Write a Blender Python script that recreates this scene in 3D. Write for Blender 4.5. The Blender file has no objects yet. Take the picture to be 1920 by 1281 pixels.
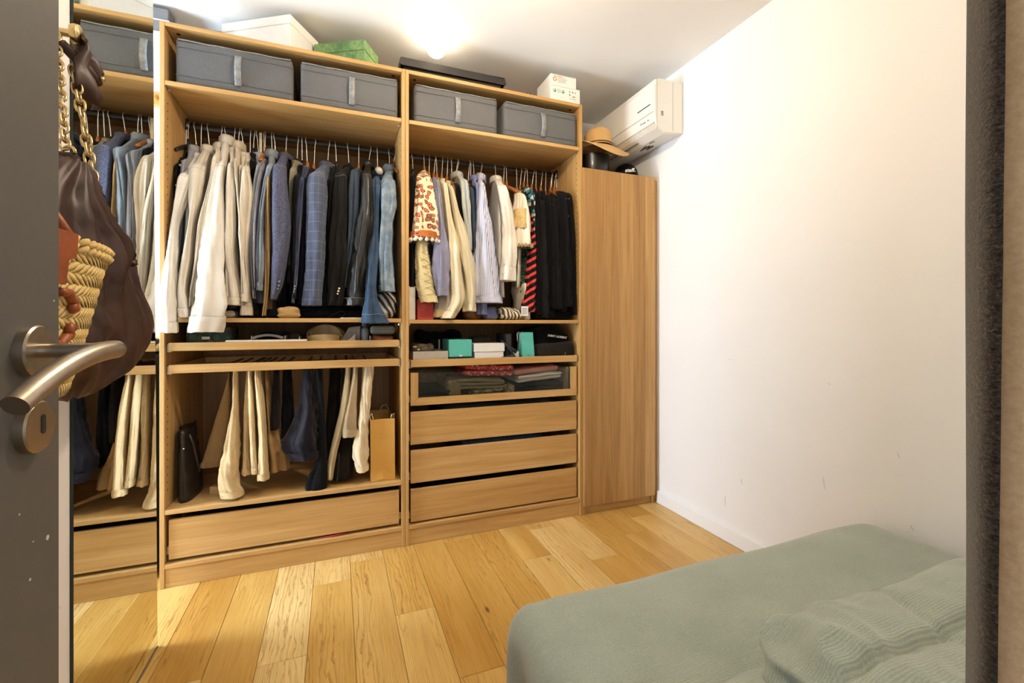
import bpy, bmesh, math, random
from mathutils import Vector, Matrix, noise
# ---------------------------------------------------------------- camera, world, lights
S = bpy.context.scene
COL = S.collection
FPX, YAW, CX, CY, CZ, U0, V0 = 843.7, 0.3710, 0.6852, -2.2639, 1.1072, 960.0, 604.9
cd = bpy.data.cameras.new('camera'); cam = bpy.data.objects.new('camera', cd); COL.objects.link(cam)
cd.sensor_width = 36.0; cd.lens = FPX * 36.0 / 1920.0
cd.shift_y = -(640.5 - V0) / 1920.0
cd.clip_start = 0.02
cam.location = (CX, CY, CZ); cam.rotation_euler = (math.pi / 2, 0, -YAW)
S.camera = cam
S.view_settings.view_transform = 'Standard'; S.view_settings.look = 'None'
S.view_settings.gamma = 1.0; S.view_settings.use_curve_mapping = False
S.view_settings.exposure = 0.08
wd = bpy.data.worlds.new('world'); S.world = wd; wd.use_nodes = True
wd.node_tree.nodes['Background'].inputs[0].default_value = (0.75, 0.85, 1.0, 1)
wd.node_tree.nodes['Background'].inputs[1].default_value = 1.0
def area_light(name, loc, rot, sx, sy, energy, color):
    l = bpy.data.lights.new(name, 'AREA'); l.shape = 'RECTANGLE'; l.size = sx; l.size_y = sy
    l.energy = energy; l.color = color
    o = bpy.data.objects.new(name, l); COL.objects.link(o); o.location = loc; o.rotation_euler = rot
    return o
# daylight through the window of the passage on the left, beyond the mirror wall
area_light('window_daylight', (-1.56, -0.24, 1.10), (0, -math.pi / 2, 0), 1.3, 0.8, 118, (0.72, 0.86, 1.0))
# weak fill added from the unseen hallway behind the camera; no window there
area_light('hall_fill', (0.9, -4.45, 1.5), (math.pi / 2, 0, 0), 2.2, 1.9, 10, (0.95, 0.97, 1.0))
LAMP_MAIN = 330.0      # emission of the room's ceiling globe (behind the frame)
LAMP_TOP = 34.0       # emission of the globe above the wardrobe

# ---------------------------------------------------------------- helpers
def W(u, v, y):
    """world point of a spot measured in the photograph that lies at depth y"""
    dx = math.sin(YAW) + math.cos(YAW) * (u - U0) / FPX
    dy = math.cos(YAW) - math.sin(YAW) * (u - U0) / FPX
    t = (y - CY) / dy
    return Vector((CX + t * dx, y, CZ - t * (v - V0) / FPX))
def lin(c):
    c /= 255.0
    return c / 12.92 if c <= 0.04045 else ((c + 0.055) / 1.055) ** 2.4
def hexc(h):
    h = h.lstrip('#')
    return (lin(int(h[0:2], 16)), lin(int(h[2:4], 16)), lin(int(h[4:6], 16)), 1.0)

class MB:
    """collects vertices and faces of one mesh in world coordinates"""
    def __init__(s): s.v = []; s.f = []
    def add(s, v, f):
        n = len(s.v); s.v += [Vector(p) for p in v]; s.f += [tuple(i + n for i in q) for q in f]; return s
    def box(s, lo, hi, c=0.0, M=None):
        bm = bmesh.new(); bmesh.ops.create_cube(bm, size=1.0)
        lo = Vector(lo); hi = Vector(hi); ce = (lo + hi) / 2; d = hi - lo
        for v in bm.verts: v.co = Vector((v.co.x * d.x, v.co.y * d.y, v.co.z * d.z)) + ce
        if c: bmesh.ops.bevel(bm, geom=bm.edges[:], offset=min(c, 0.45 * min(d)), segments=1, affect='EDGES')
        s.take(bm, M); return s
    def take(s, bm, M=None):
        bm.verts.ensure_lookup_table(); n = len(s.v)
        for i, v in enumerate(bm.verts): v.index = i
        s.v += [(M @ v.co) if M else v.co.copy() for v in bm.verts]
        s.f += [tuple(v.index + n for v in f.verts) for f in bm.faces]; bm.free()
    def loft(s, rings, cap0=True, cap1=True, closed=True):
        n = len(s.v); k = len(rings[0])
        for r in rings: s.v += [Vector(p) for p in r]
        for i in range(len(rings) - 1):
            for j in range(k if closed else k - 1):
                a = n + i * k + j; b = n + i * k + (j + 1) % k
                s.f.append((a, b, b + k, a + k))
        if cap0: s.f.append(tuple(n + j for j in range(k))[::-1])
        if cap1: s.f.append(tuple(n + (len(rings) - 1) * k + j for j in range(k)))
        return s
    def tube(s, pts, r, seg=10, cap=True):
        pts = [Vector(p) for p in pts]; rings = []
        rr = r if isinstance(r, (list, tuple)) else [r] * len(pts)
        up = Vector((0.13, 0.21, 1)).normalized()
        prev = None
        for i, p in enumerate(pts):
            t = (pts[min(i + 1, len(pts) - 1)] - pts[max(i - 1, 0)]).normalized()
            if prev is None:
                a = t.cross(up)
                if a.length < 1e-3: a = t.cross(Vector((1, 0, 0)))
                a.normalize()
            else:
                a = (prev - t * prev.dot(t)).normalized()
            prev = a; b = t.cross(a)
            rings.append([p + (a * math.cos(2 * math.pi * j / seg) + b * math.sin(2 * math.pi * j / seg)) * rr[i] for j in range(seg)])
        return s.loft(rings, cap, cap)
    def cyl(s, p0, p1, r0, r1=None, seg=20):
        return s.tube([p0, p1], [r0, r0 if r1 is None else r1], seg)
    def prism(s, poly, y0, y1, axis='y'):
        """poly of (a,b) extruded along axis"""
        def P(a, b, c): return {'y': (a, c, b), 'x': (c, a, b), 'z': (a, b, c)}[axis]
        return s.loft([[P(a, b, y0) for a, b in poly], [P(a, b, y1) for a, b in poly]])
    def ball(s, c, r, n=10, m=6, sc=(1, 1, 1)):
        bm = bmesh.new(); bmesh.ops.create_uvsphere(bm, u_segments=n, v_segments=m, radius=r)
        for v in bm.verts: v.co = Vector((v.co.x * sc[0], v.co.y * sc[1], v.co.z * sc[2])) + Vector(c)
        s.take(bm); return s
    def rbox(s, lo, hi, r, n=(8, 8, 8), disp=None, M=None):
        """rounded box on a regular grid, optionally displaced"""
        lo = Vector(lo); hi = Vector(hi); key = {}; d = hi - lo
        r = min(r, 0.499 * min(d))
        V = []; Fc = []
        def vid(q):
            k = (round(q[0], 5), round(q[1], 5), round(q[2], 5))
            if k in key: return key[k]
            p = Vector((lo.x + d.x * q[0], lo.y + d.y * q[1], lo.z + d.z * q[2]))
            c = Vector((min(max(p.x, lo.x + r), hi.x - r), min(max(p.y, lo.y + r), hi.y - r), min(max(p.z, lo.z + r), hi.z - r)))
            nn = p - c
            nn = nn.normalized() if nn.length > 1e-9 else Vector((0, 0, 1))
            p = c + nn * r
            if disp: p = disp(p, nn)
            key[k] = len(V); V.append(p); return key[k]
        for ax in range(3):
            a, b = [(1, 2), (2, 0), (0, 1)][ax]
            for side in (0, 1):
                for i in range(n[a]):
                    for j in range(n[b]):
                        q = []
                        for (ii, jj) in ((i, j), (i + 1, j), (i + 1, j + 1), (i, j + 1)):
                            t = [0, 0, 0]; t[ax] = side; t[a] = ii / n[a]; t[b] = jj / n[b]; q.append(vid(t))
                        Fc.append(tuple(q) if side else tuple(q[::-1]))
        if M: V = [M @ p for p in V]
        return s.add(V, Fc)
    def build(s, name, mat, parent=None, smooth=False, label=None, angle=None):
        me = bpy.data.meshes.new(name)
        off = parent_loc(parent)
        me.from_pydata([tuple(p - off) for p in s.v], [], s.f)
        me.update()
        if isinstance(mat, (list, tuple)):
            for m in mat: me.materials.append(m)
        elif mat: me.materials.append(mat)
        if smooth:
            for p in me.polygons: p.use_smooth = True
            if angle:
                try: me.set_sharp_from_angle(angle=math.radians(angle))
                except Exception: pass
        o = bpy.data.objects.new(name, me); COL.objects.link(o)
        if parent: o.parent = parent
        if label: o['label'] = label
        return o
def parent_loc(o):
    v = Vector((0, 0, 0))
    while o is not None: v += o.location; o = o.parent
    return v
def thing(name, label, cat, loc, group=None):
    o = bpy.data.objects.new(name, None); COL.objects.link(o)
    o.location = loc; o.empty_display_size = 0.05
    o['label'] = label; o['category'] = cat
    if group: o['group'] = group
    return o
def tag(o, label, cat, group=None):
    o['label'] = label; o['category'] = cat
    if group: o['group'] = group
    return o
def struct(o): o['kind'] = 'structure'; return o
def bx(name, lo, hi, mat, parent=None, c=0.0012, label=None):
    return MB().box(lo, hi, c).build(name, mat, parent, label=label)
def text_mesh(name, body, size, mat, M, parent, bold=0.0, shear=0.0, extr=0.0003):
    cu = bpy.data.curves.new(name, 'FONT'); cu.body = body; cu.size = size; cu.extrude = extr
    cu.offset = bold; cu.shear = shear; cu.align_x = 'CENTER'; cu.align_y = 'CENTER'; cu.resolution_u = 2
    t = bpy.data.objects.new(name + '_tmp', cu)
    me = bpy.data.meshes.new_from_object(t)
    bpy.data.objects.remove(t); bpy.data.curves.remove(cu)
    off = parent_loc(parent)
    me.transform(Matrix.Translation(-off) @ M)
    me.materials.clear(); me.materials.append(mat); me.name = name
    o = bpy.data.objects.new(name, me); COL.objects.link(o)
    if parent: o.parent = parent
    return o
def frameM(o, ex, ey):
    ex = Vector(ex).normalized(); ey = Vector(ey).normalized(); ez = ex.cross(ey)
    M = Matrix.Identity(4)
    for i in range(3): M[i][0] = ex[i]; M[i][1] = ey[i]; M[i][2] = ez[i]; M[i][3] = o[i]
    return M
def nz(x, y, z, s=1.0): return noise.noise(Vector((x * s, y * s, z * s)))
def rotM(c, deg):
    c = Vector(c)
    return Matrix.Translation(c) @ Matrix.Rotation(math.radians(deg), 4, 'Z') @ Matrix.Translation(-c)

# ---------------------------------------------------------------- materials
class NT:
    def __init__(s, name):
        s.m = bpy.data.materials.new(name); s.m.use_nodes = True; s.t = s.m.node_tree
        s.b = s.t.nodes['Principled BSDF']; s.o = s.t.nodes['Material Output']
    def n(s, typ, **kw):
        nd = s.t.nodes.new(typ)
        for k, v in kw.items():
            if k[0] == '_': setattr(nd, k[1:], v)
            else: nd.inputs[k.replace('_', ' ')].default_value = v
        return nd
    def l(s, a, b): s.t.links.new(a, b)
    def coords(s, scale=(1, 1, 1), rand=False, rot=(0, 0, 0)):
        tc = s.n('ShaderNodeTexCoord'); mp = s.n('ShaderNodeMapping')
        mp.inputs['Scale'].default_value = scale; mp.inputs['Rotation'].default_value = rot
        src = tc.outputs['Object']
        if rand:
            oi = s.n('ShaderNodeObjectInfo'); mu = s.n('ShaderNodeMath', _operation='MULTIPLY'); mu.inputs[1].default_value = 37.0
            s.l(oi.outputs['Random'], mu.inputs[0]); ad = s.n('ShaderNodeVectorMath', _operation='ADD')
            s.l(src, ad.inputs[0]); s.l(mu.outputs[0], ad.inputs[1]); src = ad.outputs[0]
        s.l(src, mp.inputs['Vector']); return mp.outputs[0]
    def noise(s, vec, scale, detail=3, rough=0.55, dist=0.0):
        nd = s.n('ShaderNodeTexNoise'); nd.inputs['Scale'].default_value = scale; nd.inputs['Detail'].default_value = detail
        nd.inputs['Roughness'].default_value = rough; nd.inputs['Distortion'].default_value = dist
        s.l(vec, nd.inputs['Vector']); return nd.outputs['Fac']
    def ramp(s, fac, stops, interp='LINEAR'):
        r = s.n('ShaderNodeValToRGB'); cr = r.color_ramp; cr.interpolation = interp
        while len(cr.elements) < len(stops): cr.elements.new(0.5)
        for e, (p, c) in zip(cr.elements, stops):
            e.position = p; e.color = hexc(c) if isinstance(c, str) else (c, c, c, 1)
        s.l(fac, r.inputs[0]); return r.outputs[0]
    def mix(s, fac, a, b, mode='MIX'):
        m = s.n('ShaderNodeMix', _data_type='RGBA', _blend_type=mode)
        for sock, val in ((m.inputs[0], fac), (m.inputs[6], a), (m.inputs[7], b)):
            if isinstance(val, (int, float)): sock.default_value = val
            elif isinstance(val, str): sock.default_value = hexc(val)
            else: s.l(val, sock)
        return m.outputs[2]
    def bump(s, h, strength=0.3, dist=0.002):
        b = s.n('ShaderNodeBump'); b.inputs['Strength'].default_value = strength; b.inputs['Distance'].default_value = dist
        s.l(h, b.inputs['Height']); s.l(b.outputs[0], s.b.inputs['Normal'])
    def base(s, c):
        if isinstance(c, str): s.b.inputs['Base Color'].default_value = hexc(c)
        else: s.l(c, s.b.inputs['Base Color'])
    def p(s, rough=0.6, metal=0.0, sheen=0.0, coat=0.0, spec=None):
        s.b.inputs['Roughness'].default_value = rough; s.b.inputs['Metallic'].default_value = metal
        if sheen: s.b.inputs['Sheen Weight'].default_value = sheen
        if coat: s.b.inputs['Coat Weight'].default_value = coat
        if spec is not None: s.b.inputs['Specular IOR Level'].default_value = spec
        return s
MC = {}
def plain(name, col, rough=0.6, metal=0.0, var=0.06, scale=40, bump=0.0, spec=None, coat=0.0):
    if name in MC: return MC[name]
    t = NT(name); v = t.coords()
    n = t.noise(v, scale, 3)
    t.base(t.mix(1.0, col, t.ramp(n, [(0.3, 1 - var * 2), (0.7, 1.0)]), 'MULTIPLY'))
    if bump: t.bump(n, bump, 0.001)
    t.p(rough, metal, spec=spec, coat=coat); MC[name] = t.m; return t.m
def cloth(name, c1, c2=None, scale=220, big=9, rough=0.9, bump=0.35, sheen=0.04, weave=True):
    """woven or knitted fabric: fine thread noise over broad tone changes"""
    if name in MC: return MC[name]
    t = NT(name); v = t.coords((1, 1, 1), True)
    fine = t.noise(v, scale, 2, 0.7); broad = t.noise(v, big, 3)
    f = t.mix(0.5, fine, broad)
    t.base(t.ramp(f, [(0.36, c2 or c1), (0.62, c1)]))
    t.bump(fine, bump, 0.0012); t.p(rough, sheen=sheen, spec=0.12); MC[name] = t.m; return t.m
def wood(name, axis, dark, mid, light, rough=0.5):
    if name in MC: return MC[name]
    t = NT(name)
    sc = {'x': (1.6, 34, 34), 'y': (34, 1.6, 34), 'z': (34, 34, 1.6)}[axis]
    v = t.coords(sc, True); a = t.noise(v, 1.0, 5, 0.62, 0.6)
    v2 = t.coords(tuple(q * (2.2 if q < 10 else 5) for q in sc), True); b = t.noise(v2, 1.0, 3, 0.7)
    v3 = t.coords(tuple(q * (0.5 if q < 10 else 0.16) for q in sc), True); c = t.noise(v3, 1.0, 2)
    f = t.mix(0.35, a, b); f = t.mix(0.35, f, c)
    t.base(t.ramp(f, [(0.34, dark), (0.5, mid), (0.66, light)]))
    t.bump(f, 0.12, 0.0008); t.p(rough, spec=0.35); MC[name] = t.m; return t.m
WX = wood('oak_veneer_horizontal', 'x', '#a57b47', '#bf965b', '#d1ac76')
WZ = wood('oak_veneer_vertical', 'z', '#a57b47', '#bf965b', '#d1ac76')
WY = wood('oak_veneer_depth', 'y', '#a57b47', '#bf965b', '#d1ac76')
def banded_door():
    t = NT('oak_veneer_banded'); tc = t.n('ShaderNodeTexCoord'); sx = t.n('ShaderNodeSeparateXYZ'); t.l(tc.outputs['Object'], sx.inputs[0])
    m = t.n('ShaderNodeMath', _operation='MULTIPLY'); m.inputs[1].default_value = 11.5; t.l(sx.outputs[0], m.inputs[0])
    fl = t.n('ShaderNodeMath', _operation='FLOOR'); t.l(m.outputs[0], fl.inputs[0])
    wn = t.n('ShaderNodeTexWhiteNoise', _noise_dimensions='1D'); t.l(fl.outputs[0], wn.inputs['W'])
    v = t.coords((38, 38, 1.4)); a = t.noise(v, 1.0, 5, 0.65, 0.5)
    v2 = t.coords((190, 190, 3)); b = t.noise(v2, 1.0, 3, 0.7)
    f = t.mix(0.4, a, b)
    c = t.ramp(f, [(0.34, '#a57d4a'), (0.5, '#bf975f'), (0.66, '#cda876')])
    t.base(t.mix(0.8, c, t.ramp(wn.outputs['Value'], [(0.0, '#d2c4b0'), (0.5, '#ece2d2'), (1.0, '#ffffff')]), 'MULTIPLY'))
    t.bump(f, 0.12, 0.0008); t.p(0.5, spec=0.35); return t.m
WDOOR = banded_door()
def floor_oak():
    t = NT('oak_floor_plank'); oi = t.n('ShaderNodeObjectInfo')
    def wave(sc, scale, dist, ds):
        w = t.n('ShaderNodeTexWave', _wave_type='BANDS', _bands_direction='X', _wave_profile='SAW')
        for k, q in (('Scale', scale), ('Distortion', dist), ('Detail', 3.0), ('Detail Scale', ds), ('Detail Roughness', 0.55)): w.inputs[k].default_value = q
        t.l(t.coords(sc, True), w.inputs['Vector']); return w.outputs['Fac']
    l1 = t.ramp(wave((1, 0.13, 1), 19.0, 13.0, 1.5), [(0.0, 0.30), (0.12, 0.62), (0.34, 1.0), (1.0, 0.94)])
    l2 = t.ramp(wave((1, 0.05, 1), 48.0, 5.0, 1.6), [(0.0, 0.50), (0.2, 0.85), (0.5, 1.0), (1.0, 0.95)])
    sel = t.ramp(t.noise(t.coords((6, 0.7, 6), True), 1.0, 2), [(0.42, 0.0), (0.58, 1.0)])
    lines = t.mix(sel, l1, l2)
    fine = t.noise(t.coords((150, 5, 150), True), 1.0, 4, 0.7)
    tone = t.ramp(oi.outputs['Random'], [(0.0, '#c69a4e'), (0.3, '#d2aa5e'), (0.62, '#dcb86f'), (1.0, '#e9cd92')])
    blot = t.noise(t.coords((5, 0.9, 5), True), 1.0, 3)
    c = t.mix(1.0, tone, t.ramp(blot, [(0.3, '#e0cfb0'), (0.65, '#ffffff')]), 'MULTIPLY')
    c = t.mix(0.9, c, t.mix(lines, '#8a5a26', '#ffffff'), 'MULTIPLY')
    c = t.mix(0.5, c, t.ramp(fine, [(0.30, 0.62), (0.54, 1.0)]), 'MULTIPLY')
    vo = t.n('ShaderNodeTexVoronoi', _feature='F1'); vo.inputs['Scale'].default_value = 1.0
    t.l(t.coords((7, 2.6, 1), True), vo.inputs['Vector'])
    c = t.mix(0.8, c, t.ramp(vo.outputs['Distance'], [(0.025, '#5a3716'), (0.07, '#ffffff')]), 'MULTIPLY')
    t.base(c); t.bump(t.mix(0.4, lines, fine), 0.25, 0.0008); t.p(0.38, spec=0.4); return t.m
FLOOR = floor_oak()
WALL = plain('white_wall_paint', '#efedec', 0.75, var=0.012, scale=3, bump=0.02)
CEIL = plain('white_ceiling_paint', '#f0eeeb', 0.8, var=0.012, scale=3)
TRIM = plain('white_gloss_trim', '#efeeee', 0.4, var=0.01)
BLACK = plain('black_matte', '#141312', 0.6)
GAP = plain('dark_recess', '#2a1d12', 0.8)
STEEL = plain('brushed_steel', '#b3a796', 0.32, 1.0, var=0.06, scale=90)
CHROME = plain('chrome_wire', '#eeeae2', 0.30, 1.0, var=0.0)
RUNNER = plain('galvanised_runner', '#bdb6a8', 0.4, 0.9)
RODM = plain('dark_grey_rod', '#33302c', 0.35, 0.4)
GOLD = plain('pale_gold_metal', '#cdb583', 0.27, 1.0, var=0.08, scale=120)
HWOOD = wood('hanger_beech', 'y', '#8a4a1c', '#ad6a30', '#c58447', 0.45)
def emitter(name, col, strength):
    t = NT(name); t.t.nodes.remove(t.b); e = t.n('ShaderNodeEmission'); e.inputs[0].default_value = hexc(col); e.inputs[1].default_value = strength
    t.l(e.outputs[0], t.o.inputs[0]); return t.m
def mirror_glass():
    t = NT('mirror_silver'); t.base('#e9ece8'); t.p(0.01, 1.0); return t.m
MIRROR = mirror_glass()
def clear_glass():
    t = NT('smoked_drawer_glass'); t.p(0.03)
    tr = t.n('ShaderNodeBsdfTransparent'); tr.inputs[0].default_value = hexc('#fbfcfb')
    gl = t.n('ShaderNodeBsdfGlossy'); gl.inputs['Roughness'].default_value = 0.02
    fr = t.n('ShaderNodeFresnel'); fr.inputs[0].default_value = 1.45
    mx = t.n('ShaderNodeMixShader'); t.l(fr.outputs[0], mx.inputs[0]); t.l(tr.outputs[0], mx.inputs[1]); t.l(gl.outputs[0], mx.inputs[2])
    t.l(mx.outputs[0], t.o.inputs[0]); return t.m
GLASS = clear_glass()
# ================================================================ the room
XR, YB, ZC = 2.53, 0.62, 2.572
fl = struct(bx('floor', (-1.6, -4.5, -0.06), (XR + 0.02, YB + 0.02, -0.012), plain('screed', '#4a3018', 0.9), c=0))
rnd = random.Random(7)
PW = 0.1495
joints = {2: [-0.12, -1.32], 3: [-0.62, -2.1], 4: [-0.20, -1.5], 5: [-0.06, -1.36], 6: [-0.52, -1.9], 8: [-0.03, -1.4], 7: [-0.9], 9: [-0.75]}
pm = {}
for i in range(-11, 18):
    x0 = -0.0055 + i * PW; x1 = x0 + PW
    x0 = max(x0, -1.58); x1 = min(x1, XR)
    if x1 - x0 < 0.02: continue
    js = joints.get(i, []) + []
    if not js: js = [rnd.uniform(-1.2, 0.1)]
    while js[-1] > -3.2: js.append(js[-1] - rnd.uniform(1.1, 1.9))
    ys = [YB] + js + [-4.48]
    for a, b in zip(ys[:-1], ys[1:]):
        if a - b < 0.05: continue
        w, L = x1 - x0, a - b
        g, c = 0.0006, 0.0014
        m = MB(); h = 0.012
        X = [-w / 2 + g, w / 2 - g]; Y = [-L / 2 + g, L / 2 - g]
        base = [(X[0], Y[0], -h), (X[1], Y[0], -h), (X[1], Y[1], -h), (X[0], Y[1], -h)]
        sh = [(p[0], p[1], -c) for p in base]
        tp = [(X[0] + c, Y[0] + c, 0), (X[1] - c, Y[0] + c, 0), (X[1] - c, Y[1] - c, 0), (X[0] + c, Y[1] - c, 0)]
        m.loft([base, sh, tp])
        o = m.build('plank', FLOOR)
        o.parent = fl; o.location = ((x0 + x1) / 2, (a + b) / 2, 0)
struct(bx('ceiling', (-1.6, -4.5, ZC), (XR + 0.1, YB + 0.1, ZC + 0.08), CEIL, c=0))
struct(bx('wall_right', (XR, -4.5, -0.012), (XR + 0.1, YB + 0.1, ZC), WALL, c=0))
struct(bx('wall_back', (-0.25, YB, -0.012), (XR, YB + 0.1, ZC), WALL, c=0))
struct(bx('baseboard_right', (XR - 0.014, -2.42, 0), (XR, -0.005, 0.075), TRIM, c=0.003))
# short wall on the left that carries the mirror; its free end leans very slightly
m = MB(); ye0, ye1 = -0.396, -0.436
m.loft([[(0.02, -2.42, 0), (0.108, -2.42, 0), (0.108, ye0, 0), (0.02, ye0, 0)],
        [(0.02, -2.42, ZC), (0.108, -2.42, ZC), (0.108, ye1 - 0.004, ZC), (0.02, ye1 - 0.004, ZC)]])
struct(m.build('wall_left', WALL))
# passage beyond the mirror wall
struct(bx('wall_passage_end', (-1.6, 0.385, -0.012), (-0.03, 0.46, ZC), WALL, c=0))
m = MB()
m.box((-1.68, -2.6, -0.012), (-1.6, 0.46, 0.42)); m.box((-1.68, -2.6, 1.78), (-1.6, 0.46, ZC))
m.box((-1.68, -2.6, 0.42), (-1.6, -0.68, 1.78)); m.box((-1.68, 0.20, 0.42), (-1.6, 0.46, 1.78))
struct(m.build('wall_passage_window', WALL))
w1 = struct(bx('window_1', (-1.66, -0.68, 0.42), (-1.62, 0.20, 0.46), TRIM))
for lo, hi in (((-1.66, -0.68, 1.74), (-1.62, 0.20, 1.78)), ((-1.66, -0.68, 0.46), (-1.62, -0.64, 1.74)), ((-1.66, 0.16, 0.46), (-1.62, 0.20, 1.74)), ((-1.66, -0.26, 0.46), (-1.62, -0.22, 1.74))):
    bx('window_frame', lo, hi, TRIM, w1)
# wall with the doorway in which the camera stands, and the hallway behind it
m = MB(); m.box((-1.6, -2.52, -0.012), (0.30, -2.42, ZC)); m.box((1.32, -2.52, -0.012), (XR, -2.42, ZC)); m.box((0.30, -2.52, 2.08), (1.32, -2.42, ZC))
struct(m.build('wall_front', WALL))
for k, (lo, hi) in enumerate((((0.30, -2.53, 0), (0.345, -2.41, 2.08)), ((1.275, -2.53, 0), (1.32, -2.41, 2.08)), ((0.345, -2.53, 2.04), (1.275, -2.41, 2.08)))):
    struct(bx('trim_%d' % (k + 1), lo, hi, TRIM))
# scuffs and specks on the white wall
sc = plain('scuff_mark', '#aaa198', 0.8)
for (y, z, L, a) in ((-1.04, 0.86, 0.012, 70), (-1.02, 0.455, 0.05, 8), (-0.52, 0.20, 0.06, 4), (-0.62, 0.33, 0.03, 15), (-1.28, 0.64, 0.02, 20), (-0.55, 0.92, 0.012, 80), (-1.32, 0.40, 0.02, 30)):
    m = MB(); ca, sa = math.cos(math.radians(90 - a)), math.sin(math.radians(90 - a))
    p0 = Vector((XR - 0.0006, y - ca * L / 2, z - sa * L / 2)); p1 = Vector((XR - 0.0006, y + ca * L / 2, z + sa * L / 2))
    m.tube([p0, (p0 + p1) / 2 + Vector((0, 0.001, 0)), p1], [0.0004, 0.0008, 0.0003], 6)
    m.build('scuff', sc, bpy.data.objects['wall_right'])
# ceiling globes: one above the wardrobe, one in the middle of the room
def globe(loc, r, strength, label, col):
    t = thing('ceiling_lamp', label, 'lamp', (loc[0], loc[1], ZC))
    m = MB(); m.cyl((loc[0], loc[1], ZC - 0.022), (loc[0], loc[1], ZC), r * 0.75, r * 0.8, 28); m.build('base', TRIM, t, True, angle=40)
    if ZC - loc[2] > 0.1: MB().cyl((loc[0], loc[1], loc[2] + 0.03), (loc[0], loc[1], ZC - 0.02), 0.005, seg=10).build('stem', TRIM, t)
    m = MB(); m.ball(loc, r, 28, 16, (1, 1, 0.8)); m.build('globe', emitter('lit_globe_%d' % strength, col, strength), t, True)
    return t
globe((1.160, 0.030, 2.507), 0.046, LAMP_TOP, 'small glowing globe lamp on the ceiling above the black box', '#ffeacb')
globe((1.22, -0.97, 2.41), 0.062, LAMP_MAIN, 'glowing globe lamp hanging on a short stem in the middle of the room', '#ffeccf')
# ================================================================ wardrobe units
WBACK_SHADED = wood('oak_veneer_back_shaded', 'z', '#8d683e', '#a37c4d', '#b58e5e')  # same veneer as the carcass, tinted darker to put interior shade into the colour
def carcass(t, x0, x1, z1, y0=0.0, y1=0.58, plinth=0.08, th=0.018, capx=True):
    for xa in (x0, x1 - th): bx('side_panel', (xa + 0.0006, y0, 0), (xa + th - 0.0006, y1, z1), WZ, t)
    bx('top_panel', (x0 + th, y0, z1 - th), (x1 - th, y1, z1), WX, t)
    bx('back_panel', (x0 + th, y1 - 0.006, plinth), (x1 - th, y1, z1 - th), WBACK_SHADED, t)
    bx('bottom_shelf', (x0 + th, y0, plinth), (x1 - th, y1 - 0.006, plinth + 0.018), WX, t)
    bx('plinth', (x0 + th, y0 + 0.006, 0), (x1 - th, y0 + 0.024, plinth), WX, t)
def shelf(t, x0, x1, zt, y0=0.0, y1=0.572, tk=0.019):
    return bx('shelf', (x0 + 0.0185, y0, zt - tk), (x1 - 0.0185, y1, zt), WX, t)
def holes(t, x, face, zs, ys=(0.035,)):
    m = MB()
    for y in ys:
        for z in zs: m.cyl((x, y, z), (x + face * 0.0012, y, z), 0.0028, seg=8)
    o = m.build('shelf_pin_holes', GAP, t); o['kind'] = 'stuff'
def rod(t, x0, x1, y, z):
    rings = []
    for x in (x0 + 0.019, x1 - 0.019):
        rings.append([(x, y + 0.0075 * math.cos(a), z + 0.015 * math.sin(a)) for a in [2 * math.pi * k / 20 for k in range(20)]])
    o = MB().loft(rings).build('clothes_rod', RODM, t, True, angle=40)
    for x, s in ((x0 + 0.018, 1), (x1 - 0.018, -1)):
        m = MB(); m.box((min(x, x + s * 0.012), y - 0.016, z - 0.024), (max(x, x + s * 0.012), y + 0.016, z + 0.03), 0.003)
        m.build('rod_bracket', RODM, o)
def runners(d, x0, x1, z, y0, y1):
    for xa, xb in ((x0 + 0.0185, x0 + 0.0265), (x1 - 0.0265, x1 - 0.0185)):
        m = MB(); m.box((xa, y0 + 0.004, z), (xb, y1, z + 0.030), 0.001); m.box((xa, y0 + 0.004, z - 0.004), (xb + (0.01 if xa < (x0 + x1) / 2 else 0), y0 + 0.05, z), 0.0008)
        m.build('runner', RUNNER, d)
def drawer(t, x0, x1, za, zb, y=0.016, glass=False, boxh=None):
    fx0, fx1 = x0 + 0.0285, x1 - 0.0285
    h = boxh or (zb - za) * 0.75
    m = MB()
    m.box((fx0 + 0.004, y + 0.016, za + 0.008), (fx1 - 0.004, 0.54, za + 0.020))
    m.box((fx0 + 0.004, y + 0.016, za + 0.020), (fx0 + 0.016, 0.54, za + h)); m.box((fx1 - 0.016, y + 0.016, za + 0.020), (fx1 - 0.004, 0.54, za + h))
    m.box((fx0 + 0.016, 0.528, za + 0.020), (fx1 - 0.016, 0.54, za + h))
    d = m.build('drawer', WY, t)
    if not glass:
        bx('drawer_front', (fx0, y, za), (fx1, y + 0.016, zb), WX, d, 0.0015)
    else:
        w = 0.038
        def quad(name, a, b, c, e, mat):
            mm = MB(); f = [a, b, c, e]; mm.loft([[(p[0], y, p[1]) for p in f], [(p[0], y + 0.018, p[1]) for p in f]]); mm.build(name, mat, d)
        quad('frame_stile', (fx0, za), (fx0 + w, za + w), (fx0 + w, zb - 0.001), (fx0, zb - 0.001), WZ)
        quad('frame_stile', (fx1 - w, za + w), (fx1, za), (fx1, zb - 0.001), (fx1 - w, zb - 0.001), WZ)
        quad('frame_rail', (fx0 + 0.0006, za - 0.0002), (fx1 - 0.0006, za - 0.0002), (fx1 - w - 0.0006, za + w - 0.0006), (fx0 + w + 0.0006, za + w - 0.0006), WX)
        bx('glass_pane', (fx0 + w - 0.004, y + 0.007, za + w - 0.006), (fx1 - w + 0.004, y + 0.011, zb - 0.004), GLASS, d, 0)
    runners(d, x0, x1, za + 0.02, y + 0.01, 0.5)
    return d
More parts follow.
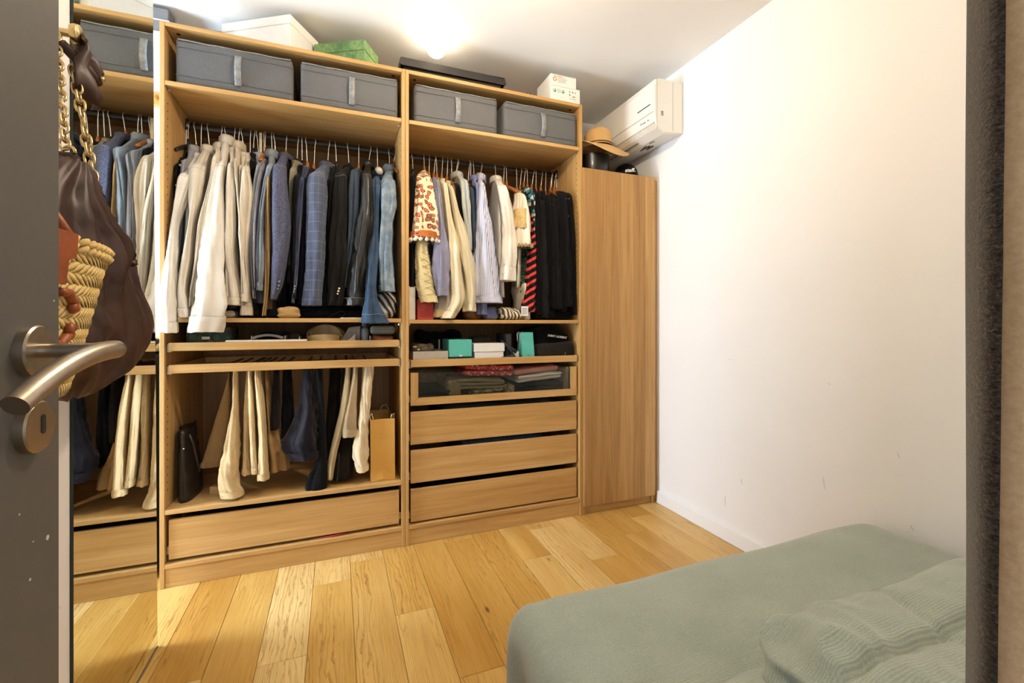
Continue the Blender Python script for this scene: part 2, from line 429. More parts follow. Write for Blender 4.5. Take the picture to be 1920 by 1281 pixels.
def tray(t, x0, x1, za, zb, name='pull_out_tray', y=0.010, floor_=True):
    fx0, fx1 = x0 + 0.0285, x1 - 0.0285
    m = MB()
    if floor_: m.box((fx0 + 0.004, y + 0.016, za + 0.006), (fx1 - 0.004, 0.54, za + 0.014))
    m.box((fx0, y + 0.016, za + 0.004), (fx0 + 0.012, 0.54, zb - 0.004)); m.box((fx1 - 0.012, y + 0.016, za + 0.004), (fx1, 0.54, zb - 0.004))
    m.box((fx0 + 0.012, 0.528, za + 0.004), (fx1 - 0.012, 0.54, zb - 0.004))
    d = m.build(name, WY, t)
    bx('front_strip', (fx0, y, za), (fx1, y + 0.016, zb), WX, d, 0.0015)
    runners(d, x0, x1, za - 0.001, y + 0.012, 0.5)
    return d
UA = thing('wardrobe_unit', 'tall open oak wardrobe unit holding white shirts, suits and hanging trousers', 'wardrobe', (0.5, 0.29, 0), 'oak wardrobe units')
carcass(UA, 0, 1, 2.36); shelf(UA, 0, 1, 2.115); shelf(UA, 0, 1, 1.127); shelf(UA, 0, 1, 0.325)
UB = thing('wardrobe_unit', 'tall open oak wardrobe unit with knitwear above and a column of drawers', 'wardrobe', (1.5, 0.29, 0), 'oak wardrobe units')
carcass(UB, 1, 2, 2.36); shelf(UB, 1, 2, 2.113); shelf(UB, 1, 2, 1.121)
zs = [1.2 + 0.032 * k for k in range(27)]
holes(UA, 0.0182, 1, zs + [0.40 + 0.032 * k for k in range(14)], (0.035, 0.30)); holes(UB, 1.9818, -1, zs, (0.035, 0.30)); holes(UA, 0.9818, -1, zs)
RODY, RODZ = 0.29, 2.043
rod(UA, 0, 1, RODY, RODZ); rod(UB, 1, 2, RODY, RODZ - 0.006)
# shelf brackets and cam fittings under the top panels
for U, x0 in ((UA, 0), (UB, 1)):
    for xx, s in ((x0 + 0.018, 1), (x0 + 0.982, -1)):
        for zt in (2.096, 1.104):
            m = MB(); m.box((min(xx, xx + s * 0.012), 0.03, zt - 0.012), (max(xx, xx + s * 0.012), 0.042, zt - 0.0005), 0.002); m.build('shelf_bracket', RUNNER, U)
        m = MB(); m.cyl((xx + s * 0.035, 0.05, 2.3405), (xx + s * 0.035, 0.05, 2.3418), 0.0075, seg=14); m.build('cam_fitting', GAP, U)
TRA = tray(UA, 0, 1, 0.987, 1.022); RLA = tray(UA, 0, 1, 0.893, 0.929, 'pull_out_trouser_rail', floor_=False)
drawer(UA, 0, 1, 0.113, 0.279, y=0.012)
TRB = tray(UB, 1, 2, 0.883, 0.919)
drawer(UB, 1, 2, 0.690, 0.855, glass=True); 
for za in (0.494, 0.301, 0.107): drawer(UB, 1, 2, za, za + 0.164)
UC = thing('wardrobe_cupboard', 'narrow closed oak cupboard with one tall door beside the white wall', 'cupboard', (2.25, 0.29, 0), 'oak wardrobe units')
carcass(UC, 2.0, 2.5, 2.0, plinth=0.05)
d = bx('door', (2.003, -0.019, 0.052), (2.498, -0.001, 1.992), WDOOR, UC, 0.0015)
bx('filler_strip', (2.5005, 0.004, 0), (2.528, 0.02, 1.985), WZ, UC)
# ================================================================ clothes on the rods
rg = random.Random(11)
def lerp(a, b, t): return a + (b - a) * t
def resample(path, n):
    """smooth resampling of a list of tuples over its length in z"""
    d = [0.0]
    for a, b in zip(path[:-1], path[1:]):
        d.append(d[-1] + math.sqrt(sum((a[i] - b[i]) ** 2 for i in range(3))) + 1e-6)
    out = []
    for k in range(n):
        s = d[-1] * k / (n - 1); i = 0
        while i < len(d) - 2 and d[i + 1] < s: i += 1
        t = (s - d[i]) / (d[i + 1] - d[i])
        p0 = path[max(i - 1, 0)]; p1 = path[i]; p2 = path[i + 1]; p3 = path[min(i + 2, len(path) - 1)]
        q = []
        for c in range(len(p1)):
            m1 = (p2[c] - p0[c]) * 0.5; m2 = (p3[c] - p1[c]) * 0.5
            if i == 0: m1 = p2[c] - p1[c]
            if i == len(path) - 2: m2 = p2[c] - p1[c]
            h = (2 * t ** 3 - 3 * t * t + 1) * p1[c] + (t ** 3 - 2 * t * t + t) * m1 + (3 * t * t - 2 * t ** 3) * p2[c] + (t ** 3 - t * t) * m2
            lo, hi = min(p1[c], p2[c]), max(p1[c], p2[c]); pad = 0.15 * (hi - lo)
            q.append(min(max(h, lo - pad), hi + pad))
        out.append(tuple(q))
    return out
def strip_path(strip, wy):
    """measured outline of a hanging sleeve or leg -> (x, y, z, half width, half depth)"""
    out = []
    for st in strip:
        v, uL, uR, y = st[:4]; d = st[4] if len(st) > 4 else wy
        a = W(uL, v, y); b = W(uR, v, y); hw = max(abs(b.x - a.x) / 2, 0.006)
        x = (a.x + b.x) / 2; ta = abs((x - CX) / (y - CY))
        d = min(d, 0.85 * hw / max(ta, 0.05))
        wx = math.sqrt(max(hw * hw - (d * ta) ** 2, (0.45 * hw) ** 2))
        out.append((x, y, (a.z + b.z) / 2, wx, d))
    return out
def tube_rings(path, n=44, seg=36, fold=0.10, seed=0, wrinkle=0.05, sq=0.95, pleat=3):
    """cloth tube: rounded section with vertical creases and cross wrinkles"""
    R = random.Random(seed); p1, p2, p3 = [R.uniform(0, 6.28) for _ in range(3)]; sq = sq * R.uniform(0.85, 1.2)
    rings = []
    for i, (x, y, z, wx, wy) in enumerate(resample(path, n)):
        t = i / (n - 1); r = []
        env = min(1, 0.3 + 1.2 * t)
        for j in range(seg):
            a = 2 * math.pi * j / seg; c, s = math.cos(a), math.sin(a)
            ex = math.copysign(abs(c) ** sq, c); ey = math.copysign(abs(s) ** sq, s)
            k = 1 + fold * (0.5 * math.sin(pleat * a + p1 + z * 3.0) + 0.4 * math.sin((pleat + 2) * a + p2 - z * 6)) * env
            cr = abs(nz(c * 1.7 + seed * 3.1, s * 1.7, z * 2.6 + p3)) ; k += fold * 2.4 * (0.16 - cr) * env
            cr2 = abs(nz(c * 3.1 + seed, s * 3.1 + 9, z * 5.0 + s)); k += fold * 1.1 * (0.14 - cr2) * env
            k += wrinkle * (0.16 - abs(nz(c * 1.2 + seed, s * 1.2, z * 19 + 2.2 * c))) * 2.2 * (0.35 + t)
            r.append((x + wx * ex * k, y + wy * ey * k, z + 0.004 * nz(c * 2, s * 2 + seed, t * 9)))
        rings.append(r)
    return rings
def open_end(rings, depth=0.015, k=0.82):
    """turn the last ring inwards so that the end is an opening"""
    last = [Vector(p) for p in rings[-1]]; c = sum(last, Vector()) / len(last)
    rings.append([c + (p - c) * 0.93 + Vector((0, 0, -0.0015)) for p in last])
    rings.append([c + (p - c) * k + Vector((0, 0, depth)) for p in last])
    return rings
SEAM = plain('sewn_seam', '#a89c8a', 0.9)
BLK = cloth('black_cloth', '#111013', '#08080a', rough=0.85)
HB = plain('black_hanger', '#17161a', 0.5)
HWHITE = cloth('padded_ivory', '#e4dccd', '#cfc4b0')
HBLUE = plain('lilac_plastic', '#77789c', 0.4)
def hanger(xr, xs, k, label, kind, neck_z, drop=0.075, hl=0.19, rz=None):
    """hook over the rod plus a curved shoulder bar lying inside the garment"""
    rz = RODZ if rz is None else rz
    mat = {'wood': HWOOD, 'black': HB, 'pad': HWHITE, 'lilac': HBLUE}[kind]
    t = thing('clothes_hanger', label, 'hanger', (xr, RODY, neck_z - 0.02))
    lean = 0.010 * math.sin(xr * 91)
    pts = [(xr, RODY - 0.001, neck_z - 0.014), (xr + lean * 0.2, RODY - 0.003, neck_z + 0.012), (xr + lean * 0.6, RODY - 0.012, rz - 0.022)]
    for q in range(9):
        a = math.radians(200 - 25 * q)
        pts.append((xr + lean, RODY + 0.0165 * math.cos(a), rz + 0.002 + 0.0195 * math.sin(a)))
    MB().tube(pts, 0.0021, 7).build('hook', CHROME, t, True)
    rings = []; n = 15
    for i in range(n):
        s = -1 + 2 * i / (n - 1); y = RODY + s * hl
        zc = neck_z - drop * abs(s) ** 1.15 - 0.026; x = xr + k * (RODY - y)
        h = 0.012 - 0.004 * abs(s); w = (0.006 + 0.004 * abs(s)) * (1.9 if kind == 'pad' else 1)
        rings.append([(x + w * math.cos(a), y, zc + h * math.sin(a)) for a in [2 * math.pi * q / 10 for q in range(10)]])
    MB().loft(rings).build('shoulder_bar', mat, t, True)
    if kind != 'pad':
        m = MB(); m.tube([(xr, RODY, neck_z - 0.03), (xr, RODY, neck_z - 0.008), (xr, RODY, neck_z + 0.010)], [0.010, 0.0085, 0.0055], 10); m.build('neck_block', mat, t, True)
    else:
        m = MB(); m.tube([(xr, RODY - 0.12, neck_z - 0.03), (xr, RODY - 0.05, neck_z - 0.002), (xr, RODY + 0.05, neck_z - 0.002), (xr, RODY + 0.12, neck_z - 0.03)], [0.016, 0.020, 0.020, 0.016], 14); m.build('padding', mat, t, True)
    return t
GN = [0]
def garment(name, label, cat, mat, top, strip, hem=1.2, th=0.019, hk='wood', short=None, collar=None, cuff=None, cuffmat=None,
            buttons=(), sleeve=True, wy=0.045, drift=0.5, group='clothes hanging in the left wardrobe unit', fold=0.30, hem_y=None, wrinkle=0.05, bodymat=None,
            yfront=None, neck=0.055, hl=None, hang=True, rz=None, backy=0.49):
    GN[0] += 1; sd = GN[0]
    pt = W(top[0], top[1], 0.265); xr, zt = pt.x, pt.z
    path = strip_path(strip, wy)
    xs, ys, zs_ = path[0][0], path[0][1], path[0][2]
    k = (xs - xr) / max(RODY - ys, 0.05); k = max(-0.35, min(0.35, k))
    t = thing(name, label, cat, (xr, RODY, hem), group)
    yf = (ys + 0.012) if yfront is None else yfront
    # body: flattened shell from the sloping shoulders to the hem
    R = random.Random(sd); ph = [R.uniform(0, 6.28) for _ in range(4)]
    zsh = zs_ + 0.02
    lv = [(zt - 0.012, 0.10), (zt - 0.022, 0.30), (lerp(zt, zsh, 0.45), 0.60), (lerp(zt, zsh, 0.8), 0.84), (zsh - 0.01, 0.95), (zsh - 0.04, 1.0)]
    nlow = 16
    for i in range(1, nlow + 1): lv.append((lerp(zsh - 0.04, hem, i / nlow), 1.0))
    xe = path[-1][0]; rings = []; seg = 40
    for z, fr in lv:
        a = max(0.0, (zsh - z) / max(zsh - hem, 0.01)); r = []
        f0 = RODY - max((RODY - yf) * fr, neck * 0.5); b0 = RODY + max((backy - RODY) * fr, neck * 0.5)
        dx = drift * (xe - xs) * a
        for j in range(seg):
            an = 2 * math.pi * j / seg; c, s = math.cos(an), math.sin(an)
            sy = -s; y = lerp(f0, b0, (sy + 1) / 2)
            q = math.copysign(abs(c) ** 0.6, c)
            up = max(th, 0.72 * path[0][3]); tk = lerp(up, th, min(1, a * 5)) * (0.85 + 0.25 * a) * (0.7 if fr < 0.2 else 1)
            wave = 0.010 * a * math.sin(y * 26 + ph[0] + z * 2) + 0.005 * a * math.sin(y * 55 + ph[1] - z * 4) + 0.004 * nz(y * 8, z * 6, sd)
            x = xr + k * (RODY - y) + dx + q * tk + wave
            r.append((x, y, z + 0.006 * a * math.sin(y * 14 + ph[2])))
        rings.append(r)
    MB().loft(open_end(rings, 0.03, 0.9), True, True).build('body', bodymat or mat, t, True)
    if sleeve:
        first = path[0]
        pre = (first[0] - k * 0.03, first[1] + 0.055, first[2] + 0.040, first[3] * 0.72, 0.03)
        pre0 = (xr + k * 0.05, RODY - 0.055, zt - 0.028, max(th * 0.75, first[3] * 0.5), 0.03)
        rings = tube_rings(([pre0] if pre0[2] > pre[2] + 0.008 and pre0[1] > pre[1] + 0.01 else []) + [pre] + path, 50, 36, fold, sd, wrinkle)
        so = MB().loft(open_end(rings)).build('sleeve', mat, t, True)
        if collar or cat == 'blazer':
            sr = rings[11]; MB().tube(list(sr[14:36]), 0.0006, 5).build('shoulder_seam', SEAM, so, True)
        # rear sleeve, hanging behind the body
        bp = [(xr - k * (backy - RODY) * 0.9, backy - 0.01, first[2], max(first[3] * 0.8, 0.012), 0.04), (xr - k * 0.2 + 0.004, backy, lerp(first[2], path[-1][2], 0.5), 0.02, 0.042), (xr - k * 0.2, backy, max(path[-1][2], 1.18), 0.018, 0.035)]
        MB().loft(open_end(tube_rings(bp, 14, 14, fold, sd + 50, wrinkle))).build('sleeve', mat, t, True)
        if cuff:
            lo = path[-1]; rs = resample([pre] + path, 40); n = max(3, int(cuff / (max(abs(rs[0][2] - rs[-1][2]), 0.1) / 39)))
            seg_ = [(x, y, z, wx * 1.06 + 0.0012, w2 * 1.06 + 0.0012) for x, y, z, wx, w2 in rs[-n:]]
            seg_[-1] = tuple(list(seg_[-1][:2]) + [seg_[-1][2] - 0.003] + list(seg_[-1][3:]))
            MB().loft(open_end(tube_rings(seg_, 10, 36, fold * 0.7, sd, 0.03), 0.02, 0.86), False).build('cuff', cuffmat or mat, so, True)
            MB().tube(tube_rings(seg_, 10, 36, fold * 0.7, sd, 0.03)[0] + [tube_rings(seg_, 10, 36, fold * 0.7, sd, 0.03)[0][0]], 0.0007, 5).build('cuff_seam', SEAM, so, True)
        for (u, v, r, bm_) in buttons:
            # buttons sit on the near side of the sleeve
            zz = W(u, v, ys).z; best = min(resample([pre] + path, 60), key=lambda q: abs(q[2] - zz))
            bp_ = W(u, v, best[1] - best[4] * 0.92)
            m = MB(); m.cyl(bp_ + Vector((0, 0.003, 0)), bp_ + Vector((0, -0.003, 0)), r, r * 0.8, 12); m.build('button', bm_, so, True, angle=40)
    if collar:
        h, flare = collar; rings = []; n = 26
        for q in range(n):
            a = 2 * math.pi * q / n; ca, sa = math.cos(a), math.sin(a)
            ax, ay = max(th * 0.9, 0.55 * path[0][3]) + 0.006, neck + 0.006; base = Vector((xr + k * (-sa * ay), RODY - 0.004 + sa * ay, zt - 0.022)); out = Vector((ca * ax, sa * ay, 0)).normalized()
            b = base + Vector((ca * ax, 0, 0)); lift = h * (1.0 + 0.25 * sa)
            rings.append([b - out * 0.004 + Vector((0, 0, -0.008)), b - out * 0.003 + Vector((0, 0, lift * 0.8)), b + out * 0.002 + Vector((0, 0, lift)), b + out * (flare + 0.003) + Vector((0, 0, lift * 0.72)), b + out * (flare + 0.006) + Vector((0, 0, -0.006)), b + out * 0.003 + Vector((0, 0, -0.016))])
        rings.append(rings[0]); m = MB(); m.loft(rings, False, False); m.build('collar', mat, t, True)
    if short is None:
        short = label
        for cut in (', ', ' with ', ' squeezed', ' showing ', ' in the '):
            if len(short.split()) > 10: short = short.split(cut)[0]
    if hang: hanger(xr, xs, k, ('%s clothes hanger carrying the %s' % ({'wood': 'wooden', 'black': 'black', 'pad': 'ivory padded', 'lilac': 'lilac plastic'}[hk], short)), hk, zt + 0.012, drop=max(0.05, (zt - zsh) * 0.95), hl=hl or max(0.11, (RODY - ys) * 0.80), rz=rz)
    return t
WHITE1 = cloth('white_cotton', '#e4dccf', '#d6ccbc', bump=0.12, rough=0.85)
WHITE2 = cloth('cream_cotton', '#dfd4c2', '#cfc2ad', bump=0.12, rough=0.85)
WHITE3 = cloth('ivory_poplin', '#dccfba', '#c9bba3', bump=0.15)
GREYS = cloth('grey_shirting', '#a3a4a8', '#8b8c91', bump=0.2)
GREYL = cloth('lilac_grey_shirting', '#a19da3', '#8a868c', bump=0.2)
CHAMB = cloth('chambray', '#949ca4', '#787f87', scale=300, bump=0.3)
CAMEL = cloth('camel_wool', '#bd9a68', '#a98655', bump=0.3)
CREAMW = cloth('cream_wool', '#dccfae', '#c8ba97', bump=0.3)
TWEED = cloth('blue_grey_boucle', '#65677c', '#333444', scale=300, big=190, bump=0.9)
KHAKI = cloth('khaki_jersey', '#8f866f', '#7c735d', bump=0.15)
NAVY = cloth('navy_suiting', '#191a2b', '#0e0e16', rough=0.75)
NAVY_LIT = cloth('navy_suiting_lit', '#2b3760', '#141a30', rough=0.5, sheen=0.4)  # lighter copy of the navy suiting; light on the sleeve is in the colour
CHARC = cloth('charcoal_suiting', '#1d1b18', '#100f0d', rough=0.8)
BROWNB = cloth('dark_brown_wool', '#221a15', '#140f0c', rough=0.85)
STEELB = cloth('steel_blue_twill', '#434f5d', '#303a45', bump=0.25)
def plaid(name, c1, c2, line):
    t = NT(name); v = t.coords()
    fine = t.noise(v, 320, 2, 0.7); c = t.ramp(t.mix(0.5, fine, t.noise(v, 12)), [(0.36, c2), (0.62, c1)])
    for d in ('X', 'Z'):
        w = t.n('ShaderNodeTexWave', _wave_type='BANDS', _bands_direction=d); w.inputs['Scale'].default_value = 7.0 if d == 'Z' else 14.0
        t.l(v, w.inputs['Vector']); c = t.mix(t.ramp(w.outputs['Fac'], [(0.965, 0.0), (0.99, 0.22)]), c, line)
    t.base(c); t.bump(fine, 0.3, 0.001); t.p(0.85, sheen=0.2, spec=0.25); return t.m
CHECK = plaid('blue_windowpane_check', '#50576c', '#363c4e', '#8d96a8')
def leather(name, c1, c2, rough=0.38, scale=90, coat=0.1):
    t = NT(name); v = t.coords(); a = t.noise(v, scale, 4, 0.6); b = t.noise(v, 7, 4)
    t.base(t.ramp(t.mix(0.6, a, b), [(0.35, c2), (0.65, c1)])); t.bump(t.mix(0.5, a, b), 0.35, 0.002); t.p(rough, spec=0.45, coat=coat); return t.m
LEATH = leather('black_olive_leather', '#29251e', '#15120e', 0.42)
DENIM = cloth('mid_blue_denim', '#42566e', '#2a3b50', scale=320, big=14, bump=0.4)
LIGHTD = cloth('light_wash_denim', '#98a5b1', '#5b6f84', scale=300, big=26, bump=0.5)
DARKD = cloth('dark_denim', '#1b2538', '#0f1521', scale=320, bump=0.4)
SILVER = plain('silver_button', '#c9c9c9', 0.2, 1.0)
BUTN = plain('horn_button', '#4a3626', 0.4)
SEW = plain('pearl_button', '#e8e0d0', 0.3)
G = 'clothes hanging in the left wardrobe unit'
f3 = lambda a, b, c, y0=0.09, y1=0.06, y2=0.05: [(a[0], a[1], a[2], y0), (b[0], b[1], b[2], y1), (c[0], c[1], c[2], y2)]
garment('black_blouse', 'black top with crystal studs squeezed against the left side panel', 'top', BLK, (345, 292), [(318, 327, 338, 0.14), (360, 326, 336, 0.12), (420, 325, 336, 0.12), (500, 326, 338, 0.12)], 1.3, hk='black', buttons=[(338, 310, 0.006, SILVER), (331, 348, 0.006, SILVER), (341, 302, 0.004, SILVER)])
garment('grey_shirt', 'grey collared shirt half hidden behind the first white shirt', 'shirt', GREYS, (366, 277), [(310, 340, 356, 0.14), (360, 336, 352, 0.14), (460, 330, 345, 0.13), (550, 328, 342, 0.12)], 1.25, collar=(0.03, 0.006))
garment('white_shirt', 'leftmost white shirt, its long cuff hanging over the shelf edge by the mirror', 'shirt', WHITE1, (374, 293),
        [(335, 333, 366, 0.085), (370, 327, 353, 0.07), (420, 320, 337, 0.05), (480, 311, 334, 0.02), (540, 302, 332, -0.02), (580, 298, 333, -0.04), (622, 297, 333, -0.045)], 1.2, collar=(0.035, 0.008), cuff=0.07, wy=0.035, drift=0.55, wrinkle=0.10, short='leftmost white shirt')
garment('white_shirt', 'second white shirt from the left with a rolled collar, cuff resting on the shelf', 'shirt', WHITE2, (391, 279),
        [(318, 355, 386, 0.10), (370, 354, 378, 0.07), (420, 353, 367, 0.05), (480, 341, 361, 0.03), (540, 332, 352, 0.01), (575, 331, 358, 0.0), (594, 335, 360, -0.004)], 1.22, collar=(0.04, 0.010), cuff=0.05, wy=0.035, drift=0.6, wrinkle=0.10, short='second white shirt from the left')
garment('white_shirt', 'slim white shirt with a narrow sleeve between two wider white shirts', 'shirt', WHITE3, (411, 273),
        [(300, 398, 412, 0.10), (340, 391, 404, 0.08), (420, 373, 388, 0.04), (490, 364, 378, 0.03), (545, 356, 369, 0.015), (574, 354, 367, 0.01)], 1.24, collar=(0.035, 0.006), cuff=0.04, wy=0.03, short='slim white shirt')
garment('white_shirt', 'white shirt with the widest cuff, drooping down in front of the tray', 'shirt', WHITE1, (425, 263),
        [(312, 404, 424, 0.10), (350, 397, 420, 0.07), (420, 383, 421, 0.04), (490, 375, 419, 0.01), (545, 369, 421, -0.03), (575, 362, 425, -0.045), (600, 357, 422, -0.047), (621, 353, 416, -0.047)], 1.2, collar=(0.05, 0.010), cuff=0.085, wy=0.034, wrinkle=0.10, short='white shirt with the widest cuff')
garment('white_shirt', 'white shirt with a square cuff ending just above the shelf', 'shirt', WHITE2, (437, 281),
        [(315, 427, 440, 0.10), (360, 423, 442, 0.08), (420, 421, 443, 0.06), (490, 421, 441, 0.04), (545, 421, 450, 0.03), (571, 420, 455, 0.02)], 1.2, collar=(0.03, 0.006), cuff=0.05, wy=0.035, short='white shirt with a square cuff')
garment('white_shirt', 'ivory shirt with a tall soft collar in the middle of the white row', 'shirt', WHITE3, (445, 272),
        [(308, 438, 449, 0.11), (360, 442, 453, 0.09), (430, 447, 462, 0.06), (500, 451, 464, 0.05), (545, 452, 470, 0.04), (565, 449, 469, 0.035)], 1.2, collar=(0.042, 0.008), cuff=0.04, short='ivory shirt with a tall soft collar')
garment('white_shirt', 'cream shirt with a thin collar stand behind the last white shirt', 'shirt', WHITE2, (456, 288), [(322, 448, 458, 0.12), (400, 450, 462, 0.11), (480, 452, 464, 0.10), (560, 455, 468, 0.09)], 1.2, collar=(0.025, 0.006), short='cream shirt with a thin collar stand')
garment('white_shirt', 'last cream shirt of the white row, broad smooth sleeve beside the grey shirts', 'shirt', WHITE3, (467, 293),
        [(322, 454, 470, 0.10), (366, 451, 475, 0.07), (420, 449, 471, 0.06), (490, 452, 468, 0.05), (545, 454, 471, 0.05), (590, 452, 473, 0.05)], 1.17, collar=(0.035, 0.007), cuff=0.045, short='last cream shirt of the white row')
garment('black_shirt', 'black shirt showing only its shoulder between cream and grey shirts', 'shirt', BLK, (473, 283), [(310, 468, 482, 0.16), (350, 468, 481, 0.16), (450, 468, 478, 0.16), (540, 470, 478, 0.16)], 1.25, hk='black')
garment('grey_shirt', 'dark grey-blue shirt with a slack collar, first of the grey shirts', 'shirt', GREYS, (484, 290), [(318, 481, 491, 0.11), (355, 475, 486, 0.10), (420, 470, 480, 0.08), (490, 469, 480, 0.07), (560, 474, 482, 0.06)], 1.2, collar=(0.03, 0.006), hk='black')
garment('grey_shirt', 'lilac-grey shirt with a flat stand collar, second of the grey shirts', 'shirt', GREYL, (494, 299), [(325, 487, 495, 0.10), (360, 480, 490, 0.09), (420, 471, 486, 0.07), (490, 473, 484, 0.06), (540, 477, 484, 0.06)], 1.2, collar=(0.02, 0.004), cuff=0.04)
garment('chambray_shirt', 'crumpled pale blue chambray shirt beside the camel coat', 'shirt', CHAMB, (509, 287), [(318, 498, 515, 0.10), (350, 492, 506, 0.08), (420, 482, 498, 0.06), (490, 479, 498, 0.05), (544, 481, 494, 0.05)], 1.22, collar=(0.04, 0.008), wrinkle=0.13, cuff=0.04)
garment('camel_coat', 'cream and camel coat seen as a narrow sleeve left of the bouclé blazer', 'coat', CAMEL, (517, 305), [(340, 499, 509, 0.09), (420, 497, 509, 0.07), (500, 497, 508, 0.06), (560, 495, 505, 0.06), (592, 491, 500, 0.06)], 1.16, hk='wood', short='camel coat')
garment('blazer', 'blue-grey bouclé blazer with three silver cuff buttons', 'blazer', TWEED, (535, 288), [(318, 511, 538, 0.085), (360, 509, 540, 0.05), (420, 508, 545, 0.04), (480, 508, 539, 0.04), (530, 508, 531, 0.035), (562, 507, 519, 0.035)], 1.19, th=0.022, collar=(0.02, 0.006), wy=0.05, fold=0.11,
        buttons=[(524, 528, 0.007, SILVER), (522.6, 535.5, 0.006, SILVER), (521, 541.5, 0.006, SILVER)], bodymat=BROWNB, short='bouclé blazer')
garment('knit_top', 'khaki jersey top with a thin neckband behind the bouclé blazer', 'top', KHAKI, (556, 303), [(325, 543, 556, 0.13), (360, 542, 552, 0.13), (400, 542, 549, 0.13), (500, 541, 548, 0.14)], 1.3, collar=(0.02, 0.003), hk='black')
garment('suit_jacket', 'black suit jacket right of the khaki top', 'jacket', BLK, (566, 306), [(340, 550, 565, 0.10), (400, 547, 560, 0.09), (480, 545, 558, 0.08), (560, 545, 556, 0.07)], 1.17, hk='black', wy=0.05)
garment('suit_jacket', 'navy suit jacket with its sleeve in lit blue and small cuff buttons', 'jacket', NAVY_LIT, (576, 308), [(345, 561, 572, 0.11), (420, 556, 566, 0.08), (500, 552, 560, 0.07), (540, 550, 556, 0.06), (568, 547, 551, 0.06)], 1.2, hk='wood', buttons=[(553, 537, 0.005, SILVER), (552, 542, 0.005, SILVER), (551, 547, 0.004, SILVER)], bodymat=NAVY)
garment('suit_jacket', 'dark navy jacket directly left of the checked blazer', 'jacket', NAVY, (588, 312), [(345, 566, 580, 0.12), (420, 564, 576, 0.11), (500, 562, 573, 0.10), (570, 560, 572, 0.10)], 1.18, hk='wood')
garment('blazer', 'blue windowpane check blazer with broad shoulders', 'blazer', CHECK, (614, 306), [(334, 578, 612, 0.075), (370, 574, 613, 0.05), (420, 574, 611, 0.04), (490, 573, 609, 0.04), (545, 569, 607, 0.035), (573, 567, 606, 0.035)], 1.19, th=0.022, collar=(0.025, 0.008), wy=0.05, fold=0.16, hk='black', buttons=[(592, 541, 0.008, BUTN), (592, 549, 0.008, BUTN)])
garment('suit_jacket', 'black jacket right of the checked blazer', 'jacket', BLK, (631, 308), [(345, 613, 628, 0.11), (420, 610, 624, 0.10), (500, 608, 622, 0.09), (575, 607, 620, 0.08)], 1.17, hk='black', wy=0.05)
garment('blazer', 'charcoal blazer with gold cuff buttons next to the steel-blue jacket', 'blazer', CHARC, (655, 311), [(335, 628, 652, 0.085), (380, 625, 652, 0.06), (440, 622, 650, 0.05), (510, 619, 648, 0.045), (560, 615, 642, 0.04), (572, 614, 640, 0.04)], 1.18, th=0.02, collar=(0.02, 0.006), wy=0.05, hk='black', buttons=[(636, 541, 0.006, GOLD), (634.5, 546, 0.006, GOLD), (633, 551, 0.005, GOLD)])
garment('blue_jacket', 'steel-blue cotton jacket wedged beside the leather jacket', 'jacket', STEELB, (673, 312), [(330, 655, 673, 0.09), (370, 652, 673, 0.07), (420, 654, 668, 0.065), (480, 650, 659, 0.06), (540, 644, 650, 0.06)], 1.25, hk='wood', wy=0.045)
garment('leather_jacket', 'dark olive-black leather jacket with a zipped cuff', 'jacket', LEATH, (692, 305), [(332, 677, 697, 0.085), (370, 675, 699, 0.06), (420, 668, 700, 0.045), (490, 657, 690, 0.04), (545, 647, 685, 0.035), (572, 644, 683, 0.035)], 1.18, th=0.02, collar=(0.03, 0.010), wy=0.05, hk='black', fold=0.16, wrinkle=0.2, cuff=0.02)
garment('denim_jacket', 'mid-blue denim jacket on a padded hanger, flared cuff over the shelf edge', 'jacket', DENIM, (709, 326), [(345, 698, 714, 0.08), (380, 699, 712, 0.06), (420, 699, 710, 0.045), (490, 688, 708, 0.02), (545, 685, 705, -0.02), (575, 682, 712, -0.04), (605, 679, 725, -0.045)], 1.2, th=0.018, collar=(0.04, 0.010), wy=0.034, hk='pad', cuff=0.05, wrinkle=0.08)
lt = garment('denim_jacket', 'light-wash denim jacket with a ragged cuff beside the right panel', 'jacket', LIGHTD, (732, 316), [(345, 713, 741, 0.075), (380, 713, 743, 0.05), (420, 713, 735, 0.04), (480, 710, 733, 0.03), (530, 709, 736, 0.02), (546, 711, 738, 0.015)], 1.33, th=0.024, collar=(0.045, 0.010), wy=0.045, hk='black', cuff=0.04, wrinkle=0.1)
hanger(W(745, 300, 0.29).x - 0.02, 0, 0.0, 'empty wooden hanger at the far right end of the left rod', 'wood', 1.985, hl=0.18)
hanger(W(352, 280, 0.29).x, 0, 0.0, 'empty black hanger at the far left end of the left rod', 'black', 1.97, hl=0.17)
hanger(W(497, 290, 0.29).x, 0, 0.0, 'bare wooden hanger between the grey shirts', 'wood', 1.975, hl=0.15)
# flat cardboard tag that stands up between the hangers
p = W(489, 262, 0.26); m = MB(); m.box((p.x - 0.006, 0.255, 1.90), (p.x + 0.006, 0.259, 2.045), 0.001)
tag(m.build('garment_strap', CREAMW), 'cream fabric strap rising to the rod between the grey shirts', 'strap')
